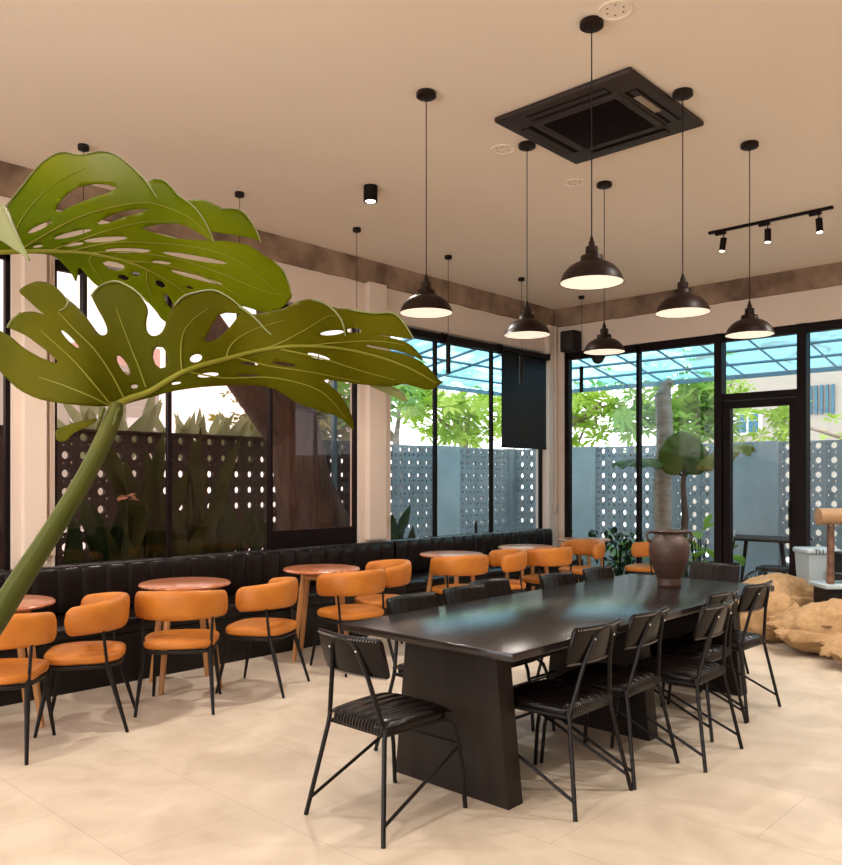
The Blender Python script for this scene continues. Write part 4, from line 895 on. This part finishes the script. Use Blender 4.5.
# great forked tree between window and wall
gt = thing('forked_tree', 'great dark forked tree trunk close outside the tinted window bay', 'tree', (-7.95, 6.75, -.02))
def bark(path, rad, seed):
    mb = MB(); n_ = 40; nr = 24; P = []
    for i in range(n_ + 1):
        f_ = i / n_ * (len(path) - 1); k = min(int(f_), len(path) - 2); t = f_ - k
        P.append((Vector(path[k]).lerp(Vector(path[k + 1]), sm(t) * .5 + t * .5), rad[k] + (rad[k + 1] - rad[k]) * t))
    for i, (p, r_) in enumerate(P):
        for k in range(nr):
            q = 2 * PI * k / nr; rr_ = r_ * (1 + .16 * noise.noise(Vector((math.cos(q) * 1.5 + seed, math.sin(q) * 1.5, i * .06))) + .05 * math.sin(q * 5 + i * .1)); mb.v.append((p.x + math.cos(q) * rr_, p.y + math.sin(q) * rr_, p.z))
    for i in range(n_):
        for k in range(nr): mb.f.append((i * nr + k, i * nr + (k + 1) % nr, (i + 1) * nr + (k + 1) % nr, (i + 1) * nr + k))
    mb.f.append(tuple(range(nr))[::-1]); e = n_ * nr; mb.f.append(tuple(e + k for k in range(nr))); return mb
bark([(0, 0, -.05), (0, -.05, .5), (0, -.12, 1.1), (-.05, -.45, 1.9), (-.1, -1.15, 2.7), (-.2, -1.9, 3.6), (-.4, -2.8, 4.8)], [.62, .46, .34, .27, .26, .24, .18], 1).build('trunk_limb', 'bark_dark', gt)
bark([(.1, -.05, -.05), (.05, -.12, .5), (0, -.25, 1.1), (0, -.42, 1.9), (0, -.62, 2.7), (.1, -.8, 3.6), (.2, -.9, 4.9)], [.60, .46, .38, .32, .30, .28, .22], 5).build('trunk_limb', 'bark_dark', gt)
fo = MB()
for c, s in (((-.6, -2.9, 5.4), (2.2, 2.4, .8)), ((.2, -.4, 5.6), (1.6, 1.4, .8)), ((-.8, -1.5, 5.2), (2, 2, .6)), ((-1, .8, 5.3), (1.8, 1.4, .6))): rosettes(fo, Vector(c), s, 34, .35, .12)
fo.build('foliage', 'leaf_dark', gt, angle=180)
# broad dark leaves in the bed under the tinted window
def canna(label, x, y, n_, hmax, m='leaf_dark', W_=.17, pale=0):
    t_ = thing('canna_lily', label, 'plant', (x, y, -.02), group='dark broad-leaved plants outside the tinted bay'); fo = MB()
    for k in range(n_):
        z0 = random.uniform(.05, .9) * hmax * .6; p = Vector((random.uniform(-.12, .12), random.uniform(-.28, .28), z0)); d = Vector((random.uniform(-.2, .3), random.uniform(-.45, .45), 1.0))
        leafshape(fo, p, d, Vector((1, random.uniform(-.4, .4), .1)), hmax * random.uniform(.35, .55), W_ * random.uniform(.8, 1.2), .10)
    fo.build('leaves', m, t_, angle=180); s_ = MB()
    for k in range(5): s_.tube([(random.uniform(-.1, .1), random.uniform(-.2, .2), 0), (random.uniform(-.12, .12), random.uniform(-.2, .2), hmax * .7)], .014, 6)
    s_.build('stem', m, t_); return t_
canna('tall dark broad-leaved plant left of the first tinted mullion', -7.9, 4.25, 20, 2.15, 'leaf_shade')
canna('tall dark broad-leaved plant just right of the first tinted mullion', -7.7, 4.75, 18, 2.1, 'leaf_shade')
canna('low dark leafy plant at the foot of the tinted bay', -7.6, 5.2, 14, 1.35)
canna('dark leafy clump behind the peach flower', -8.1, 3.75, 16, 1.6)
canna('dark leafy clump at the foot of the great trunk', -7.75, 7.75, 14, 1.3)
fw = thing('canna_flower', 'peach coloured flower among dark leaves outside the tinted bay', 'flower', (-7.45, 3.85, -.02)); pf = MB()
for k in range(9): leafshape(pf, Vector((0, 0, 1.34)) + rv(.02), Vector((math.cos(k * .7), math.sin(k * .7), random.uniform(-.2, .7))), Vector((0, 0, 1)), .11, .07, .3, 4)
pf.build('petals', 'flower_peach', fw, angle=180); MB().tube([(0, 0, 0), (0, 0, 1.34)], .008, 6).build('stem', 'leaf_dark', fw)
# palm trunk on the patio
pt = MB(); PX = (-5.36, 10.75)
path = [(PX[0] + .02 * math.sin(i * .6), PX[1], -.02 + i * .16) for i in range(18)]
t_ = thing('patio_tree', 'straight pale brown tree trunk outside the back glazing left of the vase', 'tree', (PX[0], PX[1], -.02))
pt.tube([Vector(p) - Vector((PX[0], PX[1], -.02)) for p in path], [.125 + .008 * (i % 2) - .001 * i for i in range(18)], 16).build('trunk', 'bark_pale', t_)
MB().tube([(0, 0, 2.70), (.03, 0, 2.82), (.09, 0, 2.88), (.14, 0, 2.86)], [.10, .085, .06, .04], 10).build('cut_branch', 'bark_pale', t_)
# giant taro with plate leaves
def plate(c, nrm, r_, parent, m, curl=.25, seed=0):
    nrm = Vector(nrm).normalized(); a1 = nrm.cross(Vector((0, 0, 1))).normalized(); a2 = nrm.cross(a1)
    def fn(u, v):
        a = 2 * PI * u; k = 1 + .07 * math.sin(a * 3 + seed) + (-.35 * math.exp(-((a - PI / 2) / .22) ** 2)) * v; rr_ = r_ * v * k
        return Vector(c) + a1 * math.cos(a) * rr_ + a2 * math.sin(a) * rr_ - nrm * (curl * r_ * v * v * (1 + .3 * math.sin(a * 9))) 
    o = MB().grid(fn, 54, 10, closeu=True).build('leaf', m, parent, angle=180); md = o.modifiers.new('thick', 'SOLIDIFY'); md.thickness = .004
    return o
gx, gy = -5.00, 10.62
t_ = thing('giant_taro', 'giant taro with dark plate-like leaves on a thin stalk outside the back glazing', 'plant', (gx, gy, -.02))
MB().tube([(0, 0, 0), (-.02, 0, .5), (.02, 0, 1.0), (-.01, 0, 1.45), (.03, 0, 1.80)], [.075, .055, .045, .035, .03], 12).build('stalk', 'bark_dark', t_)
leafmat('taro_green', (.075, .11, .008), (.14, .18, .015), .45, 4)
plate((.06, -.12, 1.86), (.52, -.80, .35), .33, t_, 'taro_green', .18); plate((-.50, -.25, 1.80), (.05, -.12, 1), .38, t_, 'taro_green', .22, 2); plate((.52, .0, 1.93), (-.35, -.25, 1), .40, t_, 'leaf_olive', .42, 4)
s_ = MB()
for e in ((.06, -.1, 1.86), (-.50, -.25, 1.79), (.52, 0, 1.91)): s_.tube([(.0, 0, 1.55), (e[0] * .4, e[1] * .4, 1.72), e], [.02, .015, .01], 8)
s_.build('leaf_stalk', 'leaf_shade', t_)
# bushes against the glass
def bush(label, c, r_, h_, n_, m, L_=.16, W_=.06, name='shrub'):
    t_ = thing(name, label, 'bush', (c[0], c[1], -.02), group='shrubs outside the back glazing'); fo = MB()
    for _ in range(n_):
        p = Vector((random.gauss(0, .45) * r_, random.gauss(0, .4) * r_ * .6, random.uniform(.08, 1) * h_)); leafshape(fo, p, rv() + Vector((0, 0, .6)), Vector((0, 0, 1)), L_, W_, .3)
    fo.build('leaves', m, t_, angle=180); s_ = MB()
    for _ in range(6): s_.tube([(0, 0, 0), (random.uniform(-.3, .3) * r_, random.uniform(-.2, .2) * r_, h_ * .8)], .008, 6)
    s_.build('stem', 'leaf_dark', t_)
bush('dark bushy shrub outside between the corner chairs and the vase', (-5.62, 9.98), .42, .78, 200, 'leaf_dark')
bush('small green plant before the ledge left of the patio trunk', (-6.1, 11.1), .5, .68, 90, 'leaf_mid')
bush('green plant before the left end of the ledge behind the corner', (-7.2, 11.1), .35, .66, 60, 'leaf_mid')
bush('bright green broad-leaved plant outside right of the clay vase', (-4.62, 10.25), .36, .92, 26, 'leaf_lime', .34, .20)
bush('dark undergrowth below the bright plant by the door', (-4.55, 9.95), .4, .42, 120, 'leaf_dark')
# outdoor furniture
t_ = thing('patio_table', 'dark wooden table on splayed legs outside the door', 'table', (-3.98, 10.75, -.02))
MB().rbox((0, 0, .75), (1.0, .7, .035), .006, 2).build('tabletop', 'table_side', t_)
for sx in (-1, 1):
    for sy in (-1, 1): MB().tube([(sx * .30, sy * .22, .74), (sx * .42, sy * .30, 0)], [.028, .02], 8).build('leg', 'table_side', t_)
st = thing('patio_stool', '', 'stool', group='dark stools round the patio table')
MB().rbox((0, 0, .44), (.36, .34, .05), .015, 3).build('seat', 'table_side', st)
for sx in (-1, 1):
    for sy in (-1, 1): MB().tube([(sx * .13, sy * .12, .42), (sx * .18, sy * .16, 0)], [.02, .015], 8).build('leg', 'table_side', st)
for i, (x, y, lb) in enumerate(((-4.28, 10.12, 'dark stool outside the door left of the other one'), (-3.62, 10.14, 'dark stool outside the door nearest its right post'), (-3.3, 10.8, 'dark stool beyond the right end of the patio table'))): place(st, i == 0, (x, y, -.02), .1 * i, lb)
t_ = thing('white_cup', 'small white cup on the patio table', 'cup', (-4.36, 10.70, .7475)); MB().lathe([(0, 0), (.03, 0), (.042, .09), (.038, .09), (.028, .01), (0, .008)], 20).build('cup_body', 'window_white', t_)
def cage(x, y, label):
    t_ = thing('wire_basket', label, 'basket', (x, y, -.02), group='low round wire baskets outside the door'); mb = MB(); r_ = .19
    for k in range(10):
        q = k * PI / 10; mb.tube([(r_ * math.cos(a) * math.cos(q), r_ * math.cos(a) * math.sin(q), .20 + .24 * math.sin(a)) for a in [PI * j / 16 - 0 for j in range(17)]], .005, 5)
    for z, rr_ in ((.20, r_), (.32, r_ * .86)): mb.tube([(rr_ * math.cos(2 * PI * j / 24), rr_ * math.sin(2 * PI * j / 24), z) for j in range(25)], .006, 5)
    mb.build('wire_cage', 'black_metal', t_); MB().lathe([(0, 0), (.17, 0), (.19, .20), (0, .20)], 24).build('basket_base', 'dark_plastic', t_)
cage(-3.70, 9.85, 'low domed black wire basket outside seen through the door glass'); cage(-3.02, 9.88, 'low domed black wire basket outside right of the door post')
t_ = thing('garden_chair', 'dark garden chair back seen just over the corner bench', 'chair', (-7.35, 9.35, -.02), -.9)
MB().rbox((0, -.20, .80), (.46, .035, .22), .017, 4).build('backrest', 'dark_plastic', t_); MB().rbox((0, 0, .45), (.46, .44, .04), .015, 3).build('seat', 'dark_plastic', t_)
for sx in (-1, 1):
    MB().tube([(sx * .2, .18, .44), (sx * .21, .20, 0)], .013, 8).build('leg', 'black_metal', t_); MB().tube([(sx * .18, -.2, .80), (sx * .2, -.21, .44), (sx * .21, -.23, 0)], .013, 8).build('leg', 'black_metal', t_)

# buildings beyond
def building(label, x0, y0, x1, y1, h_, m, wins, louv=(), name='apartment_building'):
    t_ = thing(name, label, 'building', (x0, y0, -.13)); MB().box(0, 0, -.1, x1 - x0, y1 - y0, h_).build('wall', m, t_, smooth=False)
    MB().box(-.2, -.2, h_, x1 - x0 + .2, y1 - y0 + .2, h_ + .2).build('roof_slab', m, t_, smooth=False)
    for (a, b_, z0, z1) in wins:
        f_ = MB().box(a - .06, -.04, z0 - .06, b_ + .06, .02, z1 + .06).build('window_frame', 'window_white', t_, smooth=False); g_ = MB(); k = max(1, round((b_ - a) / .35))
        for i in range(k):
            w_ = (b_ - a) / k
            for zz0, zz1 in ((z0, z0 + (z1 - z0) * .62), (z0 + (z1 - z0) * .66, z1)): g_.box(a + i * w_ + .03, -.05, zz0, a + (i + 1) * w_ - .03, -.035, zz1)
        g_.build('window_pane', 'window_blue', f_, smooth=False)
    for (a, b_, z0, z1) in louv:
        l_ = MB(); k = 5
        for i in range(k): l_.box(a + (b_ - a) * i / k, -.06, z0, a + (b_ - a) * (i + .5) / k, .02, z1)
        l_.build('louvre', 'window_blue', t_, smooth=False)
building('cream building with white-framed windows beyond the wall behind the door', -9.2, 20, 6, 26, 7.2, 'building_cream', [(1.14, 1.72, 2.76, 3.2), (.2, .7, 2.76, 3.2), (5.2, 6.2, 2.7, 3.6), (7.5, 8.5, 2.7, 3.6)], [(2.85, 3.45, 3.12, 3.78)])
bl = thing('apartment_building', 'pale building far beyond the brown garden wall', 'building', (-26, 9, -.13))
MB().box(-8, 0, -.1, 0, 5.6, 5.2).build('wall', 'building_cream', bl, smooth=False); MB().box(-8.2, -.2, 5.2, .2, 5.8, 5.4).build('roof_slab', 'building_cream', bl, smooth=False)
MB().box(-8, 3.4, 5.4, -1, 6.2, 6.3).build('upper_storey', 'building_pink', bl, smooth=False)
for k in range(3):
    f_ = MB().box(-.02, .6 + k * 1.9, 2.6, .05, 1.6 + k * 1.9, 3.7).build('window_frame', 'window_white', bl, smooth=False); MB().box(.04, .7 + k * 1.9, 2.7, .06, 1.5 + k * 1.9, 3.6).build('window_pane', 'window_white', f_, smooth=False)
